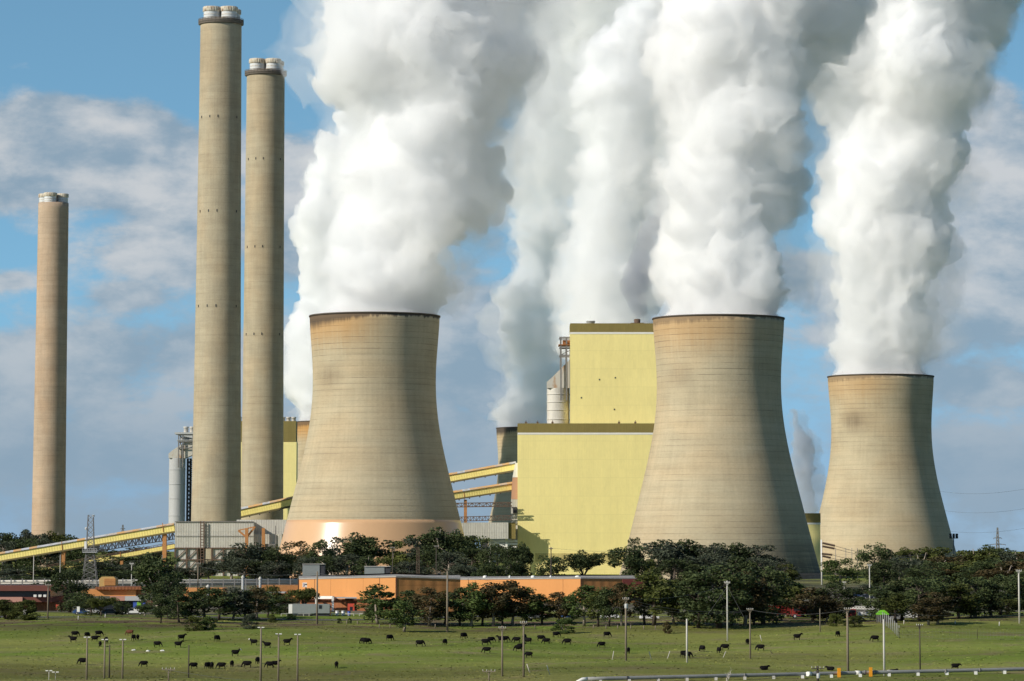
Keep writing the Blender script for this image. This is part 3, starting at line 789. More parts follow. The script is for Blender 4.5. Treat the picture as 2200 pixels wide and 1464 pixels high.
for px in (530,566): q.bar(P2(px,1135,D-6), P2(px,1240,D-6), 1.4)
q.bar(P2(512,1140,D-5), P2(530,1155,D-5), .8); q.bar(P2(530,1155,D-5), P2(548,1132,D-5), .8); q.bar(P2(512,1140,D-5),P2(548,1132,D-5),.5)
sub(q, 'stair_tower', M['trestle'], t)
q = MB()
q.bar(P2(566,1138,D-5), P2(566,1175,D-5), .5); q.bar(P2(566,1173,D-5), P2(592,1173,D-5), 1.6); q.bar(P2(592,1130,D-5), P2(592,1173,D-5), .4)
q.bar(P2(376,1121,D-.4), P2(545,1121,D-.4), .35); q.bar(P2(440,1122,D-.4), P2(440,1177,D-.4), .25); q.bar(P2(376,1152,D-.4), P2(545,1152,D-.4), .18)
sub(q, 'pipework', M['steel'], t)
# right grey gallery house, transfer tower
t = root('gallery_house', 'long grey clad box raised on legs left of the yellow boiler house', 'building', 1040, 1590)
FB('cladding', M['grey_clad'], t, 960, 1092, 1123, 1158, 1639, 10)
FB('end_wall', M['olive'], t, 1092.3, 1108, 1123.5, 1158, 1640, 9)
FB('pit', M['dark_steel'], t, 1032, 1048, 1158.5, 1185, 1641, 8)
q = MB()
for px in (968,1000,1052,1088): q.bar(at(px,1158,1642), at(px,1260,1642), 1.0)
for py in (1163,1169,1176): q.bar(at(1052,py,1643), at(1112,py,1643), .9)
q.bar(at(1055,1160,1642), at(1095,1180,1642), .6)
sub(q, 'leg_frame', M['white'], t)
t = root('transfer_tower', 'narrow white and salmon conveyor transfer tower against the yellow wall', 'tower', 1105, 1636)
q = MB(); a = [at(x,y,1652) for x,y in ((1107,995),(1112,995),(1112,1026),(1101,1026))]
q.prism([(p.x,p.z) for p in a], 1652, 1672); sub(q, 'top_section', M['white'], t)
q = MB(); a = [at(x,y,1652) for x,y in ((1101,1026.3),(1112,1026.3),(1112,1073),(1098,1073))]
q.prism([(p.x,p.z) for p in a], 1652, 1672); sub(q, 'salmon_section', M['salmon'], t)
q = MB(); a = [at(x,y,1652) for x,y in ((1098,1073.3),(1112,1073.3),(1112,1240),(1097,1240))]
q.prism([(p.x,p.z) for p in a], 1652, 1672); sub(q, 'lower_section', M['grey_clad'], t)
q = MB(); q.bar(at(1099,1091,1651.4), at(1111,1091,1651.4), .5); q.bar(at(1102,1098,1651.4), at(1111,1098,1651.4), 2.0); sub(q, 'louvre', M['dark_steel'], t)

# ------------------------------------------------------------------ conveyors
def conveyor(label, a, c, D0, D1, th, trestles=(), roof=True, rail=False, ticks=True):
    """a, c: photo points of the gallery's centre line at its two ends; th: thickness in photo pixels"""
    A, C_ = at(a[0], a[1], D0), at(c[0], c[1], D1)
    t = thing('conveyor_gallery', label, 'conveyor', (A.x, A.y, A.z), 0, 'inclined conveyor galleries')
    L = (C_-A).length; h = th*mpp((D0+D1)/2, 1150); w = 4.2
    d = (C_-A).normalized(); rot = Matrix((d, Vector((0,0,1)).cross(d).normalized(), d.cross(Vector((0,0,1)).cross(d).normalized()))).transposed().to_euler()
    def put(q, name, m):
        o = q.build(name, m, t); o.rotation_euler = rot; return o
    put(MB().box(0,L,-w/2,w/2,-h*.32,h*.34), 'side_walls', M['gallery'])
    put(MB().box(-.1,L+.1,-w/2-.25,w/2+.25,-h*.5,-h*.324), 'floor_beam', M['gallery_dark'])
    if roof:
        put(MB().prism([(0,h*.40),(L,h*.40),(L,h*.40+.02),(0,h*.40+.02)], -w/2-.5, w/2+.5).add([(0,-w/2-.5,h*.36),(L,-w/2-.5,h*.36),(L,0,h*.62),(0,0,h*.62),(0,w/2+.5,h*.36),(L,w/2+.5,h*.36)], [(0,1,2,3),(3,2,5,4)]), 'roof', M['gallery_roof'])
        put(MB().box(0,L,-w/2-.02,-w/2+.1,h*.345,h*.40), 'eave_gap', M['dark_steel'])
    q = MB()
    if rail:
        for z in (h*.5,h*.75): q.bar((0,-w/2,z),(L,-w/2,z),.22)
        for k in range(int(L/2)): q.bar((k*2,-w/2,h*.35),(k*2,-w/2,h*.75),.18)
        q.box(0,L,-w/2,w/2,h*.35,h*.42)
        put(q, 'walkway_rail', M['brown_steel'])
    else:
        for k in range(int(L/5)): q.bar((k*5+2,-w/2-.1,-h*.5),(k*5+2,-w/2-.1,-h*.62),.5)
        put(q, 'brackets', M['dark_steel'])
    for px, top, bot, wd in trestles:
        D = D0+(D1-D0)*(px-a[0])/(c[0]-a[0]); p = at(px, top, D); s = mpp(D, 1150)
        q = MB(); zb = gz(p.x, D)-.5
        q.box(-wd*s/2,wd*s/2,-1.6,1.6,zb-A.z,p.z-A.z)
        q.bar((-wd*s*.3,-w/2-.15,p.z-A.z),(-wd*s*.5,-w/2-.15,p.z-A.z+h*1.0),.3)
        o = q.build('trestle', M['trestle'], t); o.location = (p.x-A.x, D-A.y, 0)
    return t
conveyor('long yellow conveyor gallery climbing from the left edge to the grey building', (-260,1243), (375.5,1135), 1574, 1574, 19, ((137,1183,1225,7),(354,1143,1190,8)))
conveyor('lower short yellow conveyor with brown walkway rail under the long one', (60,1232), (375.5,1174), 1590, 1590, 12, ((262,1198,1218,6),), roof=False, rail=True)
conveyor('short conveyor gallery between the tallest chimney and the peach banded tower', (505,1106), (690,1066), 1735, 1735, 20)
conveyor('upper of two yellow conveyors entering the yellow boiler house', (920,1037), (1110,1003), 1664, 1664, 19)
conveyor('lower of two yellow conveyors entering the yellow boiler house, on orange leg', (930,1073), (1104,1046), 1655, 1662, 18, ((1000,1074,1120,6.5),))
def truss(label, cat, a, c, D0, D1, hpx, n, m, r=.35, rail=True):
    A, C_ = at(a[0],a[1],D0), at(c[0],c[1],D1); h = hpx*mpp((D0+D1)/2,1150)
    t = MB()
    for yy in (-1.5,1.5):
        up = Vector((0,0,h)); o = Vector((0,yy,0))
        t.bar(o, C_-A+o, r); t.bar(o+up, C_-A+o+up, r)
        for k in range(n):
            p, q_ = (C_-A)*(k/n)+o, (C_-A)*((k+1)/n)+o
            t.bar(p, q_+up if k%2 else q_+up, r*.7) if k%2 == 0 else t.bar(p+up, q_, r*.7)
            t.bar(p, p+up, r*.7)
    t.box(0,0.01,-1.5,1.5,0,h)
    o = t.build('truss_bridge', m); o.location = A
    return tag(o, label, cat)
truss('dark open lattice bridge between the two yellow conveyors at left', 'lattice bridge', (190,1188), (378,1158), 1605, 1605, 14, 26, M['dark_steel'])
truss('rusty pipe bridge crossing behind the orange conveyor leg', 'pipe bridge', (960,1090), (1100,1088), 1645, 1645, 8, 18, M['brown_steel'], .4)
truss('low pipe bridge just above the grey raised box', 'pipe bridge', (960,1121), (1100,1117), 1640, 1640, 9, 22, M['brown_steel'], .3)

# ------------------------------------------------------------------ front buildings
def wall_run(name, pts, m, parent, thick=.4):
    """walls through photo points (px, top row, bottom row, depth)"""
    q = MB()
    for (p0, p1) in zip(pts[:-1], pts[1:]):
        a, c = at(p0[0],p0[1],p0[3]), at(p1[0],p1[1],p1[3]); a2, c2 = at(p0[0],p0[2],p0[3]), at(p1[0],p1[2],p1[3])
        nrm = Vector((-(c.y-a.y), c.x-a.x, 0)).normalized()*thick
        A2 = Vector((a.x,a.y,a2.z)); C2 = Vector((c.x,c.y,c2.z))
        vs = [a,c,C2,A2]; vs = vs+[v+nrm for v in vs]
        q.add(vs, [(0,1,2,3),(7,6,5,4),(0,4,5,1),(1,5,6,2),(2,6,7,3),(3,7,4,0)])
    return sub(q, name, m, parent)
def lerp(p0, p1, f): return tuple(a+(c-a)*f for a, c in zip(p0, p1))
def seams(parent, p0, p1, n, top=0, bot=0, m='seam'):
    q = MB()
    for k in range(n+1):
        p = lerp(p0, p1, k/n); a = at(p[0],p[1]+top,p[3]-.06); c = at(p[0],p[2]-bot,p[3]-.06); q.bar(a, Vector((a.x,a.y,c.z)), .28, .14)
    return sub(q, 'panel_seams', M[m], parent)
def roof_cap(parent, pts, back, m='roof_grey'):
    q = MB()
    f = [at(p[0],p[1]-.6,p[3]-.3) for p in pts]; r = [Vector((p.x*back/p.y, back, p.z)) for p in f]
    vs = f+r; k = len(f)
    vs2 = [v-Vector((0,0,.35)) for v in vs]
    ring = list(range(k))+list(range(2*k-1,k-1,-1))
    q.add(vs+vs2, [tuple(ring), tuple(i+2*k for i in ring[::-1])]+[(ring[i],ring[(i+1)%len(ring)],ring[(i+1)%len(ring)]+2*k,ring[i]+2*k) for i in range(len(ring))])
    return sub(q, 'flat_roof', M[m], parent)
t = root('workshop_building', 'orange panelled workshop with brick base and white sign', 'building', 760, 970)
A, B_, C_ = (642,1243,1288,930), (851,1238,1288,897), (989,1243,1300,903)
wall_run('orange_wall', [A,B_], M['orange'], t)
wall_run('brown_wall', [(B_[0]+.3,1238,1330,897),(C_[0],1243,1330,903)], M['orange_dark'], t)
wall_run('brick_base', [(645,1288.4,1330,931),(848,1288.4,1330,898.5)], M['brick'], t)
seams(t, A, B_, 6); roof_cap(t, [A,B_,C_], 1010)
q = MB(); q.bar(at(642,1288.5,929.5), at(851,1289,896.5), .3); sub(q, 'sill_beam', M['seam'], t)
def on_wall(px, f=None): 
    f = (px-A[0])/(B_[0]-A[0]); return A[3]+(B_[3]-A[3])*f
q = MB(); D = on_wall(658); a, c = at(650,1252,D-.25), at(666.5,1262,D-.25); q.box(a.x,c.x,D-.35,D-.2,c.z,a.z); sg = sub(q, 'sign', M['white'], t)
q = MB()
for k,(x0,x1,y0,y1) in enumerate(((652,653.8,1254,1256),(652.6,654.3,1256.4,1258.4),(651.8,653.6,1258.7,1260.6))):
    a, c = at(x0,y0,D-.4), at(x1,y1,D-.4); q.box(a.x,c.x,D-.40,D-.352,c.z,a.z)
o = q.build('sign_emblem', plain('purple_ink',(.10,.04,.16)), sg)
q = MB()
for x0,x1,y0,y1 in ((655.3,657.6,1255,1257.2),(657.9,658.7,1254.6,1257.2),(659,659.8,1254.8,1257.2),(660.1,661.8,1255,1257.2),(662.1,665.2,1254.5,1257.2)):
    a, c = at(x0,y0,D-.4), at(x1,y1,D-.4); q.box(a.x,c.x,D-.40,D-.352,c.z,a.z)
q.build('sign_lettering', plain('dark_ink',(.02,.04,.04)), sg)
q = MB()
for px in (679.5,715): D = on_wall(px)-9; q.bar(at(px,1283,D), at(px,1322,D), .55)
q.bar(at(678,1284,on_wall(679)-9), at(716.5,1284,on_wall(715)-9), .7)
q.bar(at(716.5,1284,on_wall(715)-9), at(716.5,1284,on_wall(715)), .4); q.bar(at(678,1284,on_wall(679)-9), at(678,1284,on_wall(679)), .4)
sub(q, 'white_portal', M['white'], t)
q = MB(); D = on_wall(745); q.bar(at(720,1284.5,D-2), at(773,1284.5,D-2), 3.5, .35); sub(q, 'awning', M['grey_metal'], t)
for px in (708,725.5,756.5):
    D = on_wall(px); a, c = at(px-2.3,1287,D), at(px+2.3,1292,D); q = MB(); q.box(a.x,c.x,D+1.3,D+1.8,c.z,a.z); f = sub(q, 'window_frame', M['white'], t)
    q = MB(); q.box(a.x+.1,c.x-.1,D+1.2,D+1.5,c.z+.1,a.z-.1); q.build('pane', M['glass'], f)
q = MB(); D = on_wall(755); a, c = at(747.5,1297,D), at(762,1318,D); q.box(a.x,c.x,D-1.5,D+1.5,c.z,a.z); dr = sub(q, 'red_door_housing', M['red_paint'], t)
q = MB(); q.box(a.x+.55,c.x-.5,D-1.56,D-1.4,c.z+.05,a.z-.8); q.build('doorway', M['glass'], dr)
t = root('warehouse', 'long low orange warehouse with brown ribbed end behind the tree row', 'building', 1150, 1030)
A2, B2, C2 = (984,1244,1340,1062), (1248,1241.5,1340,1020), (1392,1243,1340,1028)
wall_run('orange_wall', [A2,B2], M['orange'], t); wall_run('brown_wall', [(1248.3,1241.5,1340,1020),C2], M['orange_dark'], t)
seams(t, A2, B2, 7); roof_cap(t, [A2,B2,C2], 1140)
q = MB(); a = lerp(B2,C2,.62); c = lerp(B2,C2,.95); q.bar(at(a[0],1256,a[3]-.3), at(c[0],1256,c[3]-.3), .15, 3.2); sub(q, 'red_panel', plain('faded_red',(.26,.065,.05)), t)
for px, w in ((1042,4),(1095,2),(1145,4),(1183,2),(1241,5)):
    p = at(px,1241,1045); q = MB(); q.lathe([(w*.16,0),(w*.16,.35),(w*.10,.62),(0,.7)], 14); o = q.build('roof_vent', M['white'], t); o.location = Vector((p.x,1045,at(px,1242.5,1030).z))-t.location
# left buildings
t = root('office_building', 'low maroon office with dark window band and pink spandrel, far left', 'building', 50, 960)
FB('fascia', M['maroon'], t, -90, 112, 1259, 1270, 918, 30)
FB('window_band', M['glass'], t, -88, 108, 1270.3, 1283, 920, 26)
FB('pink_spandrel', M['pink'], t, -90, 48, 1283.3, 1294, 917, 30); FB('spandrel', M['maroon'], t, 48.3, 112, 1283.3, 1294, 918, 29)
FB('brick_base', M['brick'], t, -88, 128, 1294.3, 1325, 921, 26)
for px in (75,85.5,96): FB('air_conditioner', M['white'], t, px-3, px+3, 1278, 1283, 916.5, 1.2)
t = root('red_door_sign', 'small red panel standing by the maroon office', 'sign', 123, 950); FB('panel', M['red_paint'], t, 120, 127, 1299, 1310, 905, .2); FB('post', M['steel'], t, 123, 124, 1310, 1322, 905.05, .12)
t = root('canteen_building', 'orange shed with brown fascia and pink and grey awning beside the lattice mast', 'building', 250, 1000)
FB('wall', M['orange'], t, 165, 292, 1267.5, 1281, 930, 25); FB('end_wall', M['orange_dark'], t, 292.2, 303, 1267.5, 1281, 931, 24)
FB('fascia', M['brick'], t, 205, 304, 1261.5, 1267.2, 928.5, 27)
FB('pink_awning', M['pink'], t, 236, 268, 1281.3, 1291, 926, 8); FB('grey_awning', M['grey_metal'], t, 268.2, 303, 1281.3, 1291, 926, 8)
FB('undercroft', M['glass'], t, 200, 312, 1291.3, 1325, 930, 20)
FB('mural', M['tarp_blue'], t, 286, 312, 1293, 1310, 926.5, .3); FB('mural_patch', M['mural_green'], t, 294, 303, 1294, 1302, 926.2, .2)
t = root('rooftop_plant_box', 'tan brown box with sloped hood on the orange shed roof', 'plant box', 230, 1010)
q = MB(); a = [at(x,y,1008) for x,y in ((213,1262),(213,1244),(219,1239.5),(244,1239.5),(249,1244),(249,1262))]; q.prism([(p.x,p.z) for p in a], 1008, 1014); sub(q, 'hood', M['tan'], t)
FB('louvre', M['orange_dark'], t, 224, 248, 1243.5, 1258, 1007.7, .5)
t = root('workshop_shed', 'low orange shed strip behind the tree grove, left of the pipe rack', 'building', 430, 1010)
FB('wall', M['orange'], t, 380, 478, 1264, 1272, 1010, 18); FB('base', M['orange_dark'], t, 380, 478, 1272.3, 1325, 1010.3, 17)
t = root('workshop_shed', 'low brown and orange shed just left of the panelled workshop', 'building', 600, 1020)
FB('upper_wall', M['orange_dark'], t, 553, 640, 1258, 1276, 1020, 18); FB('lower_wall', M['orange'], t, 585, 640, 1276.3, 1292, 1012, 9); FB('canopy', M['grey_metal'], t, 545, 612, 1272, 1275, 1010, 9); FB('base', M['brick'], t, 560, 640, 1292.3, 1325, 1013, 9)
def plant_box(label, x0, x1, y0, y1, D, m='cabin_grey'):
    t = root('rooftop_plant_box', label, 'plant box', (x0+x1)/2, D)
    FB('casing', M[m], t, x0, x1-(x1-x0)*.22, y0, y1, D, 6); FB('dark_end', M['dark_steel'], t, x1-(x1-x0)*.215, x1, y0+.6, y1, D+.2, 5.6)
    FB('top_lid', M['pale_metal'], t, x0-.8, x1+.5, y0-1.2, y0-.2, D-.3, 6.6)
    return t
plant_box('ribbed grey equipment box above the orange workshop, left one', 650, 697, 1213, 1240, 1045)
plant_box('plain dark grey equipment box above the orange workshop, right one', 783, 838, 1218, 1241, 1040)
# pipe rack
D = 1090
t = root('pipe_rack', 'long pipe rack of silver pipes running behind the sheds', 'pipe rack', 430, D)
q = MB()
for i,py in enumerate((1246,1249,1252.5,1256)): q.tube([at(-20,py+3,D+i), at(640,py,D+i)], (.28,.2,.34,.26)[i], 8)
sub(q, 'pipes', M['pale_metal'], t)
for px in range(0,640,24): a = at(px,1243,D-1); q = MB(); q.bar(a, Vector((a.x,a.y,gz(a.x,D))), .35); sub(q, 'post', M['steel'], t)
def silo(label, px, w, y0, y1, D):
    c = at(px, y0, D); s = mpp(D,1250); t = thing('vent_stack', label, 'vent stack', (c.x, D, gz(c.x,D)), 0, 'silver vent stacks'); H = c.z-t.location.z
    MB().lathe([(w*s/2,0),(w*s/2,H-.8)], 20).build('drum', M['grey_metal'], t)
    MB().lathe([(w*s/2,H-.8),(w*s/2+.2,H-.6),(w*s*.3,H),(0,H+.1)], 20).build('cap', M['pale_metal'], t)
silo('silver vent stack before the pipe rack, taller left one', 522, 6, 1237, 1275, 1000)
silo('silver vent stack before the pipe rack, shorter right one', 559, 6, 1240, 1275, 1000)
silo('stubby round silver vent drum behind the grove of trees', 447, 7, 1257, 1275, 1000)
# container office
t = root('site_cabin', 'long grey site cabin with white end beside the orange workshop', 'cabin', 660, 940)
FB('cabin_wall', M['cabin_grey'], t, 628, 708, 1298.5, 1318, 876, 4.6); FB('white_end', M['white'], t, 620, 627.8, 1299, 1318.5, 876.2, 4.6)
FB('window', M['glass'], t, 685, 691, 1300.5, 1308, 875.9, .2); FB('skid', M['dark_steel'], t, 621, 707, 1318.3, 1324, 876.4, 4.)
# ------------------------------------------------------------------ trees
def tree_proto(kind, seed):
    """trunk and crown meshes of a tree about 10 m tall, spread about 7 m"""
    R = np.random.default_rng(seed); rr = random.Random(seed)
    H = 10.; clumps = []; tr = MB()
    if kind == 'gum':
        th = rr.uniform(1.6,2.6); nl = 7
        base = Vector((0,0,0)); fork = Vector((rr.uniform(-.4,.4), rr.uniform(-.4,.4), th))
        tr.tube([base, fork*.5+Vector((.1,0,0)), fork], [.30,.24,.20], 7)
        for k in range(nl):
            a = k*2*math.pi/nl+rr.uniform(-.4,.4); rad = rr.uniform(1.2,3.0); top = Vector((rad*math.cos(a), rad*math.sin(a), rr.uniform(5.0,8.6)))
            if k == 0: top = Vector((rr.uniform(-.6,.6), rr.uniform(-.6,.6), 9.0))
            mid = fork.lerp(top,.5)+Vector((rr.uniform(-.4,.4), rr.uniform(-.4,.4), -.3))
            tr.tube([fork, mid, top], [.15,.10,.05], 5)
            for j in range(6):
                c = mid.lerp(top, rr.uniform(.15,1.05))+Vector((rr.gauss(0,.75), rr.gauss(0,.75), rr.gauss(.1,.6))); c.z = min(c.z, 9.3)
                clumps.append((c, rr.uniform(.6,1.2), .75)); tr.tube([mid.lerp(top,.4), c], [.06,.02], 4)
            for j in range(2): clumps.append((fork.lerp(mid,rr.uniform(.5,1))+Vector((rr.gauss(0,.9),rr.gauss(0,.9),rr.uniform(-.6,.5))), rr.uniform(.5,.9), .75))
        dens = 95
    elif kind == 'dense':
        tr.tube([(0,0,0),(.1,0,2.5),(0,.1,6)], [.32,.24,.1], 7)
        for k in range(34):
            a = rr.random()*6.28; z = rr.uniform(1.2,9.2); w = math.sqrt(max(0,1-((z-4.9)/4.9)**2))*3.2
            d = w*rr.uniform(.45,.92); c = Vector((d*math.cos(a), d*math.sin(a), z)); clumps.append((c, rr.uniform(.8,1.4), .85))
            tr.tube([(0,0,max(.8,z-1.5)), c], [.07,.02], 4)
        dens = 80
    elif kind == 'row':
        th = rr.uniform(1.5,2.4)
        tr.tube([(0,0,0),(rr.uniform(-.2,.2),0,th),(rr.uniform(-.3,.3),rr.uniform(-.3,.3),7.5)], [.22,.17,.05], 6)
        for k in range(36):
            a = rr.random()*6.28; z = th+rr.random()**.85*(9.4-th); q = (z-th)/(9.4-th)
            w = 3.0*(.55+.75*q if q < .35 else .82*(1-((q-.35)/.68)**1.7)+.12)
            d = w*math.sqrt(rr.random())*rr.uniform(.8,1.1); c = Vector((d*math.cos(a), d*math.sin(a), z)); clumps.append((c, rr.uniform(.55,1.1), .85))
            tr.tube([(0,0,max(th,z-1.2)), c], [.05,.015], 4)
        dens = 95
    elif kind == 'umbrella':
        fork = Vector((.2,0,2.6)); tr.tube([(0,0,0),fork], [.26,.2], 7)
        for k in range(8):
            a = k*2*math.pi/8+rr.uniform(-.3,.3); rad = rr.uniform(1.4,4.0); top = Vector((rad*math.cos(a), rad*math.sin(a), 8.6-rad*.55))
            tr.tube([fork, fork.lerp(top,.5)+Vector((0,0,.4)), top], [.14,.09,.04], 5)
            for j in range(7):
                c = fork.lerp(top, rr.uniform(.55,1.05))+Vector((rr.gauss(0,.9), rr.gauss(0,.9), rr.gauss(.6,.5))); clumps.append((c, rr.uniform(.7,1.25), .75))
        dens = 95
    else:                       # shrub
        for k in range(5): 
            a = rr.random()*6.28; tr.tube([(0,0,0),(1.4*math.cos(a),1.4*math.sin(a),5)], [.2,.05], 5)
        for k in range(30):
            a = rr.random()*6.28; z = rr.uniform(.8,8.8); w = math.sqrt(max(0,1-((z-3.4)/5.9)**2))*4.6
            d = w*rr.uniform(.3,.92); clumps.append((Vector((d*math.cos(a), d*math.sin(a), z)), rr.uniform(.9,1.6), .8))
        dens = 150
    P = []
    for c, r, fl in clumps:
        m = int(dens*(r/.9)**2)
        d = R.normal(size=(m,3)); d /= np.linalg.norm(d,axis=1)[:,None]
        rad = r*(1.05-.55*R.random(m)**1.6)
        P.append(np.array(c)+d*rad[:,None]*np.array([1,1,fl]))
    P = np.concatenate(P); n = len(P)
    # leaf sprays: small folded cards, facing anywhere
    s = .10+.17*R.random(n); a = R.normal(size=(n,3)); a /= np.linalg.norm(a,axis=1)[:,None]
    b_ = R.normal(size=(n,3)); b_ -= (b_*a).sum(1)[:,None]*a; b_ /= np.linalg.norm(b_,axis=1)[:,None]
    a *= s[:,None]; b_ *= (s*R.uniform(.5,.9,n))[:,None]
    V = np.stack([P-a, P-b_*.9+a*.1, P+a, P+b_], 1).reshape(-1,3)
    V[:,2] = np.maximum(V[:,2], .05)
    me = bpy.data.meshes.new('crown'); me.from_pydata(V.tolist(), [], np.arange(4*n).reshape(-1,4).tolist()); me.materials.append(M['leaf_dark'])
    tm = bpy.data.meshes.new('trunk'); tm.from_pydata(tr.v, [], tr.f); tm.polygons.foreach_set('use_smooth', tr.smooth); tm.materials.append(M['bark'])
    zs = V[:,2]; xs = V[:,0]
    return me, tm, np.percentile(zs,99.7), np.percentile(xs,99)-np.percentile(xs,1)
PROTO = {k: [tree_proto(k, sd+i*17) for i in range(n_)] for sd,(k,n_) in enumerate((('gum',3),('dense',3),('row',4),('umbrella',2),('shrub',2)))}
LOOKS = dict(dark='dark', blue='grey green', olive='olive', brown='russet tinged', green='fresh green')
KINDW = dict(gum='open gum tree', dense='bushy tree', row='slim tree', umbrella='flat topped gum', shrub='low shrub')
ORD = 'first second third fourth fifth sixth seventh eighth ninth tenth eleventh twelfth thirteenth fourteenth fifteenth sixteenth seventeenth eighteenth nineteenth twentieth twenty-first twenty-second twenty-third twenty-fourth twenty-fifth twenty-sixth'.split()
trng = random.Random(77)
def plant(px, top, base, wpx, kind, leaf, label, group):
    """base: photo row of the foot when positive, depth when negative"""
    if base > 0: g = ground(px, base); D = g.y
    else: D = -base; X = at(px, 1240, D).x; g = Vector((X, D, gz(X, D)))
    H = at(px, top, D).z-g.z; W = wpx*mpp(D, 1240)*(1.22 if kind == 'row' else 1.08)
    me, tm, ph, pw = trng.choice(PROTO[kind])
    t = thing('shrub' if kind == 'shrub' else 'tree', label, 'shrub' if kind == 'shrub' else 'tree', (g.x, g.y, g.z-.1), trng.random()*6.28, group)
    sc = (W/pw*trng.uniform(.97,1.06), W/pw*trng.uniform(.95,1.1), H/ph)
    for nm, m_, mm in (('trunk', tm, 'bark_dark' if leaf in ('dark','olive') and kind != 'gum' else 'bark'), ('crown', me, 'leaf_'+leaf)):
        o = link(bpy.data.objects.new(nm, m_)); o.parent = t; o.scale = sc
        o.material_slots[0].link = 'OBJECT'; o.material_slots[0].material = M[mm]
    return t
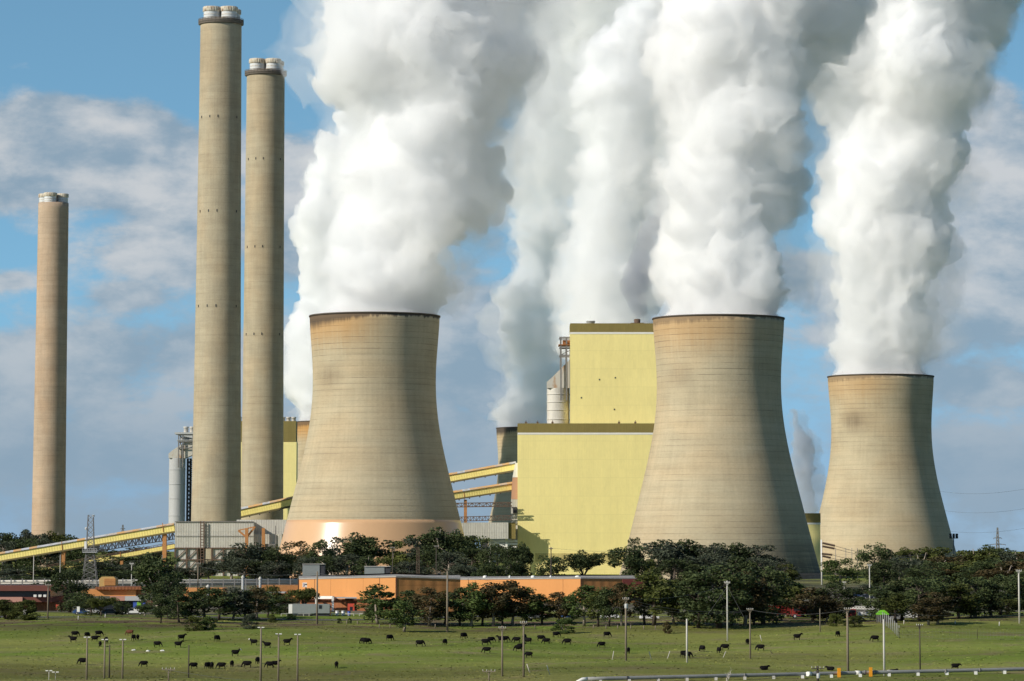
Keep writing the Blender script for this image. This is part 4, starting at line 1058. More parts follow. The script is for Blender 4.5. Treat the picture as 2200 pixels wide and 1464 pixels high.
ROWS = {
 'behind the long yellow conveyor': ('trees behind the conveyors', [
   (-10,1150,-1900,60,'gum','blue'),(20,1146,-1900,60,'gum','dark'),(52,1139,-1920,40,'gum','blue'),(85,1148,-1900,60,'umbrella','blue'),(120,1143,-1900,60,'gum','olive'),(155,1152,-1880,45,'dense','dark'),(185,1160,-1880,40,'dense','blue'),(-45,1150,-1880,60,'dense','dark'),(35,1158,-1860,70,'dense','dark'),(70,1158,-1850,60,'dense','dark'),(100,1157,-1850,60,'dense','blue'),(5,1160,-1850,60,'dense','blue'),(135,1160,-1850,60,'dense','dark'),(165,1163,-1850,60,'dense','dark')]),
 'below the yellow conveyors': ('trees below the conveyors', [
   (-10,1212,-1350,90,'dense','dark'),(30,1222,-1340,70,'gum','blue'),(70,1216,-1350,80,'dense','dark'),(110,1218,-1300,70,'gum','dark'),(160,1206,-1350,80,'dense','dark'),(205,1200,-1400,70,'dense','blue'),(245,1195,-1420,70,'gum','dark'),(285,1205,-1400,80,'dense','blue'),(240,1180,-1620,90,'dense','dark'),(300,1175,-1620,90,'dense','blue'),(390,1218,-1400,60,'gum','blue'),(420,1230,-1400,40,'gum','blue'),(180,1222,-1250,80,'dense','dark'),(0,1235,-1250,80,'dense','blue'),(55,1238,-1240,80,'dense','dark'),(100,1240,-1230,70,'dense','blue'),(225,1225,-1250,70,'dense','dark'),(270,1225,-1260,80,'dense','dark'),(315,1222,-1300,80,'dense','blue'),(360,1225,-1300,60,'dense','dark')]),
 'before the peach tower foot': ('trees at the foot of the peach banded tower', [
   (450,1205,-1420,45,'gum','blue'),(500,1182,-1400,66,'gum','blue'),(548,1167,-1400,72,'gum','blue'),(600,1173,-1360,60,'dense','dark'),(640,1164,-1400,60,'gum','brown'),(686,1160,-1350,58,'dense','dark'),(728,1155,-1370,55,'gum','blue'),(775,1147,-1350,85,'gum','dark'),(700,1195,-1330,60,'dense','dark'),(560,1205,-1350,60,'gum','dark'),(620,1200,-1360,50,'dense','dark'),(660,1195,-1330,60,'dense','blue'),(745,1190,-1330,70,'dense','blue'),(790,1195,-1320,50,'gum','dark'),(525,1200,-1350,70,'dense','blue'),(590,1205,-1340,60,'dense','blue')]),
 'before the grey raised box': ('trees before the grey raised box', [
   (848,1164,-1380,58,'gum','olive'),(888,1158,-1380,62,'gum','blue'),(940,1135,-1400,88,'gum','dark'),(985,1141,-1420,90,'umbrella','dark'),(920,1180,-1370,70,'dense','dark'),(965,1185,-1350,80,'dense','blue'),(1015,1175,-1370,90,'dense','dark'),(1068,1170,-1350,75,'dense','dark'),(1116,1168,-1330,66,'umbrella','dark'),(1000,1213,-1250,70,'shrub','blue'),(1052,1212,-1240,70,'shrub','dark'),(880,1205,-1330,70,'dense','blue'),(1110,1205,-1320,50,'gum','dark')]),
 'below the yellow wall and streaked tower': ('trees before the yellow boiler house', [
   (1182,1194,-1280,64,'dense','dark'),(1255,1184,-1290,80,'umbrella','dark'),(1352,1172,-1290,78,'dense','dark'),(1362,1156,-1290,30,'gum','dark'),(1398,1202,-1320,40,'gum','olive'),(1440,1166,-1330,85,'gum','blue'),(1475,1160,-1340,90,'gum','dark'),(1530,1172,-1330,70,'gum','blue'),(1585,1167,-1340,75,'gum','dark'),(1630,1172,-1330,75,'gum','blue'),(1675,1205,-1310,60,'dense','blue'),(1530,1195,-1280,90,'dense','blue'),(1690,1212,-1290,40,'gum','olive'),(1450,1200,-1280,90,'dense','dark'),(1580,1195,-1280,80,'dense','dark'),(1630,1198,-1280,70,'dense','blue')]),
 'in the grove left of the site cabin': ('trees in the grove on the bank', [
   (338,1190,1322,92,'gum','dark'),(345,1275,1340,40,'row','dark'),(362,1240,1330,62,'dense','dark'),(385,1268,1338,52,'row','dark'),(412,1272,1338,52,'row','dark'),(440,1262,1330,60,'row','olive'),(470,1264,1333,60,'row','dark'),(500,1262,1332,62,'row','blue'),(528,1268,1332,56,'row','dark'),(552,1260,1330,60,'row','brown'),(575,1272,1327,50,'row','dark'),(603,1282,1320,46,'dense','green'),(652,1264,1316,62,'umbrella','olive'),(537,1318,1352,34,'shrub','blue'),(585,1258,1320,50,'dense','olive')]),
 'by the lattice mast and orange shed': ('trees before the orange shed', [
   (120,1245,-985,60,'gum','dark'),(150,1225,1316,72,'dense','dark'),(218,1281,1324,62,'umbrella','olive'),(195,1285,1323,50,'dense','dark'),(263,1292,1322,34,'dense','dark'),(310,1290,1324,34,'gum','dark'),(170,1270,1320,50,'gum','dark')]),
 'in the row before the workshop': ('trees in the row along the paddock', [
   (812,1256,1342,74,'row','green'),(800,1285,1338,44,'row','dark'),(868,1292,1358,62,'row','green'),(885,1268,1342,56,'row','dark'),(922,1262,1346,76,'row','brown'),(955,1270,1342,48,'row','olive'),(988,1262,1345,60,'row','dark')]),
 'in the row before the warehouse': ('trees in the row along the paddock', [
   (1012,1252,1346,62,'row','green'),(1036,1268,1344,54,'row','dark'),(1060,1252,1346,72,'row','brown'),(1100,1248,1344,76,'row','brown'),(1080,1275,1345,50,'row','dark'),(1130,1262,1343,56,'row','green'),(1165,1276,1342,50,'row','olive'),(1200,1272,1342,56,'row','brown'),(1228,1278,1341,44,'row','dark'),(1255,1258,1346,60,'row','green'),(1285,1268,1347,50,'row','olive'),(1308,1262,1347,52,'row','dark'),(1336,1252,1346,52,'row','brown')]),
 'right of the brown warehouse end': ('trees before the streaked tower', [
   (1405,1230,1345,84,'row','olive'),(1385,1265,1343,50,'row','dark'),(1448,1255,1343,70,'row','green'),(1500,1228,1350,90,'row','dark'),(1545,1212,1350,110,'dense','dark'),(1480,1275,1345,70,'row','olive'),(1600,1228,1345,90,'row','brown'),(1640,1218,1342,100,'dense','dark'),(1570,1270,1345,70,'row','dark'),(1620,1285,1343,60,'row','dark'),(1690,1236,1326,80,'gum','olive'),(1710,1252,1326,60,'row','green'),(1745,1262,1336,66,'row','brown'),(1795,1252,1336,80,'dense','dark'),(1775,1280,1338,60,'row','brown'),(1665,1275,1335,60,'dense','dark')]),
 'on the rise below rightmost tower': ('trees on the wooded rise', [
   (1806,1200,-1280,78,'dense','green'),(1880,1168,-1300,60,'dense','dark'),(1900,1205,-1290,60,'dense','dark'),(1950,1177,-1420,52,'gum','olive'),(1932,1195,-1380,44,'dense','blue'),(1988,1176,-1400,70,'gum','olive'),(1965,1200,-1330,80,'gum','blue'),(2020,1195,-1380,70,'gum','brown'),(2060,1190,-1400,70,'gum','blue'),(2100,1178,-1380,80,'gum','olive'),(2135,1172,-1400,70,'gum','dark'),(2175,1185,-1380,70,'gum','blue'),(2210,1183,-1350,80,'gum','brown'),(2040,1215,-1300,80,'dense','brown'),(2110,1212,-1280,90,'dense','dark'),(2170,1205,-1260,90,'gum','brown'),(1862,1255,-1120,50,'gum','blue'),(2010,1205,-1300,80,'dense','dark'),(2075,1205,-1300,80,'dense','olive'),(2140,1198,-1280,80,'dense','dark'),(2195,1200,-1280,80,'dense','dark'),(1985,1215,-1260,70,'dense','dark')]),
 'in the wood along right paddock edge': ('trees in the right hand wood', [
   (1905,1255,1336,80,'dense','dark'),(1938,1246,1334,84,'row','dark'),(1975,1240,1334,90,'dense','dark'),(1995,1285,1344,70,'row','brown'),(2015,1272,1342,64,'row','brown'),(2020,1235,1330,90,'dense','dark'),(2060,1255,1330,84,'row','olive'),(2095,1240,1326,90,'dense','dark'),(2130,1255,1325,80,'row','dark'),(2165,1235,1320,90,'dense','dark'),(2205,1225,1318,80,'dense','dark'),(1925,1275,1338,60,'row','olive'),(2085,1285,1328,64,'row','olive'),(2150,1285,1322,70,'dense','olive'),(2240,1220,1316,80,'dense','dark')]),
}
for where, (grp, lst) in ROWS.items():
    order = sorted(range(len(lst)), key=lambda i: lst[i][0])
    for rank, i in enumerate(order):
        px, top, base, w, kind, leaf = lst[i]
        lab = f'{LOOKS[leaf]} {KINDW[kind]}, {ORD[rank]} from left {where}'
        plant(px, top, base, w, kind, leaf, lab, grp)
for px, top, base, w, leaf, lab in (
  (12,1288,1331,56,'olive','broad olive shrub cut by the left edge before the maroon office'),(52,1289,1333,58,'olive','broad olive shrub before the maroon office, inner one of two'),
  (417,1323,1356,34,'olive','yellow green round shrub at the paddock edge, left of a close pair'),(448,1324,1354,32,'green','yellow green round shrub at the paddock edge, right of a close pair'),
  (625,1318,1332,20,'green','small green shrub just below the grey site cabin'),(584,1320,1338,18,'olive','tiny olive shrub on bare soil left of the site cabin'),
  (1212,1328,1362,42,'green','lone yellow green bush in the paddock below the warehouse row'),(1795,1318,1346,30,'olive','dark olive shrub beside the tall pole near the red trucks'),
  (1838,1322,1348,36,'olive','low dark shrub right of the tall pole near the ladder truck'),(1433,1335,1362,16,'brown','thin leggy shrub on bare soil right of the warehouse row'),
  (1850,1282,-985,26,'green','small round shrub below the two blue cars on the rise'),
  (729,1328,1340,10,'dark','tiny dark clipped bush below the brick wall, left of two'),(752,1327,1340,8,'dark','tiny dark clipped bush below the brick wall, right of two')):
    plant(px, top, base, w, 'shrub', leaf, lab, 'shrubs along the paddock edge')
# bare dead tree
D = 606; p = at(1562,1464,D); t = thing('dead_tree', 'bare bleached dead tree standing before the big pipe', 'dead tree', (p.x, D, gz(p.x, D)), 0)
q = MB(); dr = random.Random(4)
def branch(a, d, L, r, k):
    c = a+d*L; q.tube([a, a.lerp(c,.5)+Vector((dr.gauss(0,.05),0,.03))*L, c], [r, r*.8, r*.6], 5)
    if k:
        for j in range(3 if k > 1 else 2):
            nd = (d+Vector((dr.gauss(0,.6), dr.gauss(0,.5), dr.gauss(0,.35)))).normalized(); branch(a.lerp(c, dr.uniform(.5,1)), nd, L*dr.uniform(.5,.75), r*.55, k-1)
branch(Vector((0,0,-.2)), Vector((-.05,0,1)), 2.0, .10, 3); q.build('limbs', M['dead'], t)

# ------------------------------------------------------------------ poles, masts and wires
def pole(px, top, bot, kind, label, w=.16, m='wood', grp=None):
    if bot < 1462: g = ground(px, bot)
    else:
        D = 640.-(bot-1464)*.4; X = at(px, 1464, D).x; g = Vector((X, D, gz(X, D)))
    H = at(px, top, g.y).z-g.z
    t = thing('light_pole' if kind == 'light' else 'power_pole' if kind in ('tee','utility','cross') else 'post', label, 'pole', (g.x, g.y, g.z), 0, grp or 'poles')
    q = MB(); q.tube([(0,0,-.3),(0,0,H)], [w*1.15, w*.8], 10); q.build('pole', M[m], t)
    if kind == 'light':
        q = MB(); q.bar((-.36,0,H+.02),(.36,0,H+.02),.08,.10); q.build('bracket_arm', M['steel'], t)
        for s in (-1,1):
            q = MB(); q.box(s*.36-.26,s*.36+.22,-.16,.16,H+.08,H+.22); q.box(s*.36-.2,s*.36+.16,-.12,.12,H+.03,H+.08); q.build('lamp_head', M['white'], t)
    if kind in ('tee','utility','cross'):
        ww = 1.15 if top > 1430 else .62
        zc = H-.45 if kind != 'tee' else H-.25
        q = MB(); q.bar((-ww,-w-.08,zc),(ww,-w-.08,zc),.13,.16); q.bar((-ww*.55,-w-.06,zc),(0,-w-.02,zc-.7),.06); q.bar((ww*.55,-w-.06,zc),(0,-w-.02,zc-.7),.06)
        q.build('crossarm', M[m], t)
        for x in (-ww*.92,-ww*.35,ww*.35,ww*.92):
            q = MB(); q.lathe([(.03,0),(.09,.06),(.05,.12),(.09,.18),(.05,.26),(0,.28)], 8); o = q.build('insulator', M['insulator'], t); o.location = (x,-w-.08,zc+.08)
        if kind == 'utility':
            q = MB(); q.lathe([(.30,0),(.33,.1),(.33,.75),(.25,.85),(0,.9)], 12); o = q.build('transformer', M['grey_metal'], t); o.location = (.05,-w-.40,zc-1.7)
    return t
LP = 'field light poles'
pole(186,1371,1490,'light','pale double headed light pole nearest the left edge among the cattle',grp=LP)
pole(224,1376,1480,'light','double headed light pole left of a dark bare post',grp=LP)
pole(263,1376,1484,'light','double headed light pole right of a dark bare post',grp=LP)
pole(560,1350,1484,'light','tallest of three double headed light poles close together',.18,grp=LP)
pole(598,1364,1480,'light','double headed light pole in the middle of three close together',grp=LP)
pole(639,1365,1480,'light','double headed light pole rightmost of three close together',grp=LP)
pole(234.5,1386,1472,'post','dark bare timber post between two light poles',.14,'wood_dark','bare posts')
pole(405,1386,1472,'post','dark bare timber post alone in the cattle paddock',.12,'wood_dark','bare posts')
pole(362,1436,1500,'tee','short T topped pole at the bottom edge, left part of the paddock',.12)
pole(1050.5,1440,1500,'tee','short T topped pole at the bottom edge below the middle herd',.12)
pole(424.5,1210,1322,'tee','tall thin pole rising through the grove of trees',.16)
pole(102.5,1256,1330,'tee','timber power pole before the maroon office',.16)
pole(681,1228,1342,'post','tall bare pole before the orange workshop sign wall',.2)
pole(961,1228,1359,'post','thick tall bare pole before the brown workshop wall',.24)
pole(1079,1345,1454,'cross','power pole among the middle herd, shorter of two',.17)
pole(1125,1334,1454,'cross','power pole among the middle herd, taller of two',.18)
pole(1345,1283,1420,'utility','power pole with transformer below the brown warehouse end',.20)
pole(1476,1330,1424,'post','pale white pole in a patch of bare soil',.18,'concrete_pole')
pole(1563,1248,1378,'cross','tall guyed power pole before the dense dark trees',.15,'concrete_pole')
pole(1612,1308,1416,'tee','thin timber pole right of the guyed power pole',.15)
pole(1762,1308,1358,'post','short slim post by the low wall near the red truck',.12)
pole(1822,1307,1450,'tee','tall timber pole left of the lime green canopy',.22)
pole(1900,1331,1452,'post','bright white pole below the lime green canopy',.19,'concrete_pole')
pole(1977,1342,1442,'tee','dark brown T topped pole right of the white pole',.13,'wood_dark')
pole(1869,1213,1302,'tee','pale pole on the rise before the wooded slope',.17,'concrete_pole')
pole(2190.5,1225,1340,'tee','pale tall pole near the right edge before the dark wood',.2,'concrete_pole')
pole(71,1194,1290,'post','thin pale mast below the long yellow conveyor',.12,'concrete_pole')
pole(128,1192,1290,'post','thin pale mast beside the orange conveyor trestle',.10,'concrete_pole')
pole(282,1210,1290,'tee','slim pole over the pipe rack, left of the big gum tree',.13,'concrete_pole')
pole(1814,1250,1284,'tee','short grey pole left of the blue cars on the rise',.12,'concrete_pole')
pole(1757,1431,1500,'utility','stout utility pole with transformers crossing the big pipe',.2,'wood_dark')
pole(843,1175,1290,'cross','thin aerial pole above the workshop roof among trees',.13,'wood_dark')
pole(937,1172,1295,'cross','dark aerial pole between trees left of the grey box',.13,'wood_dark')
pole(1184,1176,1290,'cross','small crossarm pole against the yellow wall',.17,'wood_dark')
def wire(label, a, c, sag, r=.024, cat='power line', n=14):
    q = MB(); pts = []
    for k in range(n+1):
        f = k/n; p = Vector(a).lerp(Vector(c), f); p.z -= sag*4*f*(1-f); pts.append(p)
    o = Vector(a); q.tube([p-o for p in pts], r, 4); w = q.build('overhead_wire', M['wire'], None); w.location = o
    return tag(w, label, cat, 'overhead wires')
G = lambda px, py, b_: at(px, py, ground(px, b_).y)
wire('wire from the transformer pole up to the guyed power pole', G(1345,1287,1420), G(1563,1257,1378), 1.0)
wire('upper wire sagging from the transformer pole to the thin timber pole', G(1349,1288,1420), G(1612,1311,1416), 1.2)
wire('lower wire sagging from the transformer pole to the thin timber pole', G(1341,1291,1420), G(1609,1313,1416), 1.4)
wire('wire strung from the thin timber pole to the tall timber pole', G(1614,1311,1416), G(1822,1310,1450), .9)
wire('wire running right from the tall timber pole past the green canopy', G(1822,1310,1450), at(2260,1316,760), 1.0)
wire('left guy wire of the tall guyed pole', G(1562,1262,1378), G(1521,1310,1378)-Vector((0,0,1)), 0, .03, 'guy wire')
wire('right guy wire of the tall guyed pole', G(1564,1262,1378), G(1600,1330,1378), 0, .03, 'guy wire')
wire('long wire above the workshop roof from the bare pole to the grey building', G(681,1232,1342), at(380,1200,1300), 2.5)
wire('wire between the two tall bare workshop poles', G(681,1232,1342), G(961,1230,1359), 1.2)
wire('wire crossing the yellow wall from the small crossarm pole', at(1184,1178,1000), at(1480,1172,1200), 1.5)
wire('wire from the left T pole across the bottom of the paddock', at(362,1440,625), at(700,1470,612), .6)
wire('wire from the stout utility pole falling to the pipe foot', at(1757,1436,625), at(1460,1470,610), .8)
wire('wire from the thick bare pole down into the trees', G(961,1230,1359), at(1120,1250,1100), .8)
for k,(y0,y1) in enumerate(((1050,1027),(1090,1070),(1133,1112),(1182,1180))):
    wire(f'transmission conductor in the right sky, {ORD[k]} from top', at(1990,y0,2600), at(2300,y1,1900), 6, .055)

def lattice(label, cat, name, px, top, base, D, w0, w1, wmid=None, panels=12, r=.12, m='grey_metal', arms=(), extra=None):
    c = at(px, top, D); zb = at(px, base, D).z; H = c.z-zb; s = mpp(D,1200)
    t = thing(name, label, cat, (c.x, D, zb), 0)
    def W(f):
        if wmid and f > wmid[0]: return wmid[1]*s+(w1-wmid[1])*s*(f-wmid[0])/(1-wmid[0])
        if wmid: return w0*s+(wmid[1]-w0)*s*f/wmid[0]
        return w0*s+(w1-w0)*s*f
    q = MB(); cs = ((-1,-1),(1,-1),(1,1),(-1,1))
    P = lambda f, k: Vector((cs[k][0]*W(f)/2, cs[k][1]*W(f)/2, f*H))
    for i in range(panels):
        f0, f1 = i/panels, (i+1)/panels
        for k in range(4):
            q.bar(P(f0,k), P(f1,k), r*1.5); q.bar(P(f0,k), P(f1,(k+1)%4), r*.8); q.bar(P(f0,(k+1)%4), P(f1,k), r*.8); q.bar(P(f1,k), P(f1,(k+1)%4), r*.8)
    q.build('lattice_frame', M[m], t)
    for f, w in arms:
        q = MB(); h = H*.03
        for sx in (-1,1):
            q.bar((0,0,f*H),(sx*w*s,0,f*H),r); q.bar((0,0,f*H+h),(sx*w*s,0,f*H),r); q.bar((sx*w*s,0,f*H),(sx*w*s,0,f*H-h),r*.8)
        q.build('crossarm', M[m], t)
    return t, H, s, W
t, H, s, W = lattice('grey lattice radio mast with wide braced foot before the conveyors', 'lattice mast', 'radio_mast', 195, 1107, 1279, 1060, 38, 11, (.52,17), 16, .10, 'steel')
q = MB(); z = H*.53; q.box(-15*s,15*s,-2,2,z,z+.25)
for zz in (.6,1.2): 
    for yy in (-2,2): q.bar((-15*s,yy,z+zz),(15*s,yy,z+zz),.08)
for k in range(9): q.bar((-15*s+k*30*s/8,-2,z),(-15*s+k*30*s/8,-2,z+1.2),.08)
q.build('platform', M['grey_metal'], t)
for x, zf, rr in ((-9,.62,1.0),(7,.99,.35),(-8,.83,.45)):
    q = MB()
    if rr > .9: q.box(-.35,.35,-.3,.3,-1.2,1.2)
    else: q.lathe([(0,-.1),(rr,.12),(rr,.2),(0,.0)], 14)
    o = q.build('antenna_panel' if rr > .9 else 'dish', M['white'], t); o.location = (x*s, -W(zf)/2-.4, zf*H)
    if rr < .9: o.rotation_euler = (math.pi/2,0,.3)
lattice('distant steel transmission pylon above the wooded rise at right', 'pylon', 'transmission_pylon', 2143, 1134, 1215, 2900, 16, 2, (.5,6), 10, .32, 'steel', ((.55,17),(.72,9),(.42,14)))
lattice('tiny distant pylon just above the conveyor roof', 'pylon', 'transmission_pylon', 264, 1128, 1170, 3600, 8, 2, None, 6, .35, 'steel', ((.8,5),))
lattice('slender red and white aerial mast among trees left of the grey box', 'lattice mast', 'radio_mast', 898, 1176, 1250, 1180, 7, 5, None, 10, .08, 'brown_steel')
# floodlight mast right of the rightmost tower
D = 1700; p = at(2049,1180,D); t = thing('floodlight_mast', 'dark floodlight cluster on a mast beside the rightmost tower', 'floodlight', (p.x,D,gz(p.x,D)), 0); H = at(2049,1150,D).z-gz(p.x,D)
MB().tube([(0,0,0),(0,0,H)], [.35,.25], 8).build('mast', M['steel'], t)
for i in range(3):
    for j in range(2):
        q = MB(); q.box(-.55,.55,-.35,.35,-.45,.45); o = q.build('floodlight', M['dark_steel'], t); o.location = (-1.5+i*1.5,-.6,H-1.0+j*1.2); o.rotation_euler = (.3,0,(i-1)*.3)
MB().bar((-2.2,0,H-.4),(2.2,0,H-.4),.2).bar((-2.2,0,H-1.6),(2.2,0,H-1.6),.2).build('head_frame', M['steel'], t)
# strain insulators before the rightmost tower
D = 1330; pg = at(1765,1185,D); t = thing('strain_gantry', 'pale steel post holding dark strain insulators before the rightmost tower', 'gantry', (pg.x,D,gz(pg.x,D)), 0)
z1 = at(1765,1160,D).z-t.location.z
MB().tube([(0,0,0),(0,0,z1)], .28, 8).build('post', M['white'], t)
for k,(x0,y0,x1,y1) in enumerate(((1767,1167,1794,1173),(1767,1174,1793,1179),(1765,1190,1788,1192.5),(1767,1195,1785,1199))):
    a, c = at(x0,y0,D)-t.location, at(x1,y1,D)-t.location; n_ = 14
    q = MB(); q.tube([a.lerp(c,i/(2*n_)) for i in range(2*n_+1)], [.50 if i%2 else .26 for i in range(2*n_+1)], 8); q.build('insulator_string', M['brown_steel'], t)
    wire(f'busbar wire from the strain insulators to the wooded rise, {ORD[k]} from top', c+t.location, at(1990,y1+18-k*3,D+40), 2.0, .07)
for k, px in enumerate((1795,1817,1830,1842)):
    D2 = 1345; a = at(px,1178,D2); 
    tag(MB().tube([(0,0,-12),(0,0,0)], .10, 6).build('busbar_dropper', M['steel'], None), f'thin steel dropper below the busbar wires, {ORD[k]} from left', 'busbar dropper', 'busbar droppers').location = a
# chain link fence, right
def fence(label, pts, h, m='steel', step=3.0, mesh=.45):
    t = thing('wire_fence', label, 'fence', pts[0], 0); t.location = pts[0]; o = pts[0]
    for a, c in zip(pts[:-1], pts[1:]):
        L = (c-a).length; n_ = max(1, int(L/step))
        q = MB()
        for k in range(int(L/mesh)+1):
            p = a.lerp(c, k*mesh/L); z = gz(p.x,p.y); q.bar((p.x-o.x,p.y-o.y,z-o.z+.05),(p.x-o.x,p.y-o.y,z-o.z+h),.014)
        for zz in np.arange(.1, h+.01, mesh):
            for k in range(n_):
                p, r_ = a.lerp(c,k/n_), a.lerp(c,(k+1)/n_); q.bar((p.x-o.x,p.y-o.y,gz(p.x,p.y)-o.z+zz),(r_.x-o.x,r_.y-o.y,gz(r_.x,r_.y)-o.z+zz),.016)
        q.build('wire_mesh', M['steel'], t)
        for k in range(n_+1):
            p = a.lerp(c,k/n_); q = MB(); q.tube([(0,0,-.1),(0,0,h+.1)], .05, 6); w_ = q.build('post', M[m], t); w_.location = (p.x-o.x,p.y-o.y,gz(p.x,p.y)-o.z)
    return t
fence('wire fence with slim posts crossing the right paddock', [ground(1932,1372), ground(2100,1374), ground(2240,1376)], 2.1, 'wood', 9., .7)
fence('silvery chain link fence running downhill below the lime green canopy', [ground(1884,1336), ground(1932,1372)], 2.6, 'grey_metal', 6., .7)
for k,(x,y,dx,dz) in enumerate(((1315,1418,.35,1.7),(1400,1418,-.5,1.6),(1433,1416,.6,1.5),(1139,1446,-.6,1.6),(1182,1450,-.6,1.7),(1553,1413,.6,1.2),(1637,1378,-.4,1.3),(1660,1405,-.5,.6))):
    g = ground(x,y); o = MB().tube([(0,0,-.2),(dx,0,dz)], .07, 6).build('leaning_stake', M['dead'] if k != 7 else M['wood_dark'], None); o.location = g
    tag(o, f'old bleached fence stake leaning in the grass, {ORD[sorted((1315,1400,1433,1139,1182,1553,1637,1660)).index(x)]} from left', 'stake', 'leaning stakes')
GUARD = [(745,1342),(768,1343),(815,1350),(838,1350),(935,1350),(1149,1352),(1275,1352),(1302,1352),(1327,1352),(1355,1352),(1383,1353),(1408,1353),(1942,1342),(2052,1342),(2147,1345),(52,1330),(226,1328),(168,1332)]
for k,(x,y) in enumerate(sorted(GUARD)):
    g = ground(x,y); o = MB().tube([(0,0,-.1),(.03,0,.9)], .11, 6).build('tree_guard_stake', M['concrete_pole'] if x > 1900 or x < 300 else M['wood'], None); o.location = g
    tag(o, f'short upright stake along the upper paddock edge, {ORD[k]} from left', 'stake', 'upright stakes')

# ------------------------------------------------------------------ pipeline
def pipe_pt(px): 
    y = 1459.5-(px-1240)*.0225; g = ground(px, y+9); return at(px, y, g.y)
t = thing('pipeline', 'long grey pipe on saddles across the bottom of the paddock', 'pipeline', pipe_pt(1262), 0); o = Vector(t.location)
pts = [pipe_pt(x)-o for x in range(1262,2320,40)]; R_ = .33
MB().tube(pts, R_, 20).build('pipe', M['pipe'], t)
e = pipe_pt(1262)-o; MB().tube([e, e+Vector((-.9,-.15,-.1)), e+Vector((-1.7,-.5,-.5)), e+Vector((-2.1,-.8,-1.4))], R_*1.02, 16).build('end_bend', M['white'], t)
for px, w_, m_, rr in ((1276,.35,'dark_steel',1.12),(1348,.12,'dark_steel',1.1),(1460,.12,'steel',1.1),(1600,.12,'steel',1.1),(1690,.12,'steel',1.1),(1738,.5,'white',1.25),(1752,.3,'steel',1.3),(1843,.5,'white',1.2),(1858,.18,'steel',1.35),(1878,.4,'steel',1.2),(2105,.12,'steel',1.12),(1912,.5,'white',1.15),(2030,.12,'steel',1.1),(1398,.12,'steel',1.1)):
    c = pipe_pt(px)-o; d = (pipe_pt(px+4)-pipe_pt(px)).normalized(); MB().tube([c-d*w_, c+d*w_], R_*rr, 18).build('flange', M[m_], t)
for px in (1802,1870):
    c = pipe_pt(px)-o; MB().box(c.x-.28,c.x+.28,c.y-.8,c.y-.2,c.z-.7,c.z+.95).build('valve', M['valve'], t)
for px in range(1290,2300,62):
    c = pipe_pt(px)-o; zb = gz(c.x+o.x, c.y+o.y)-o.z-.3
    MB().box(c.x-.25,c.x+.25,c.y-.6,c.y+.6,zb,c.z-.2).build('saddle', M['white'] if px > 1700 else M['concrete_pole'], t)

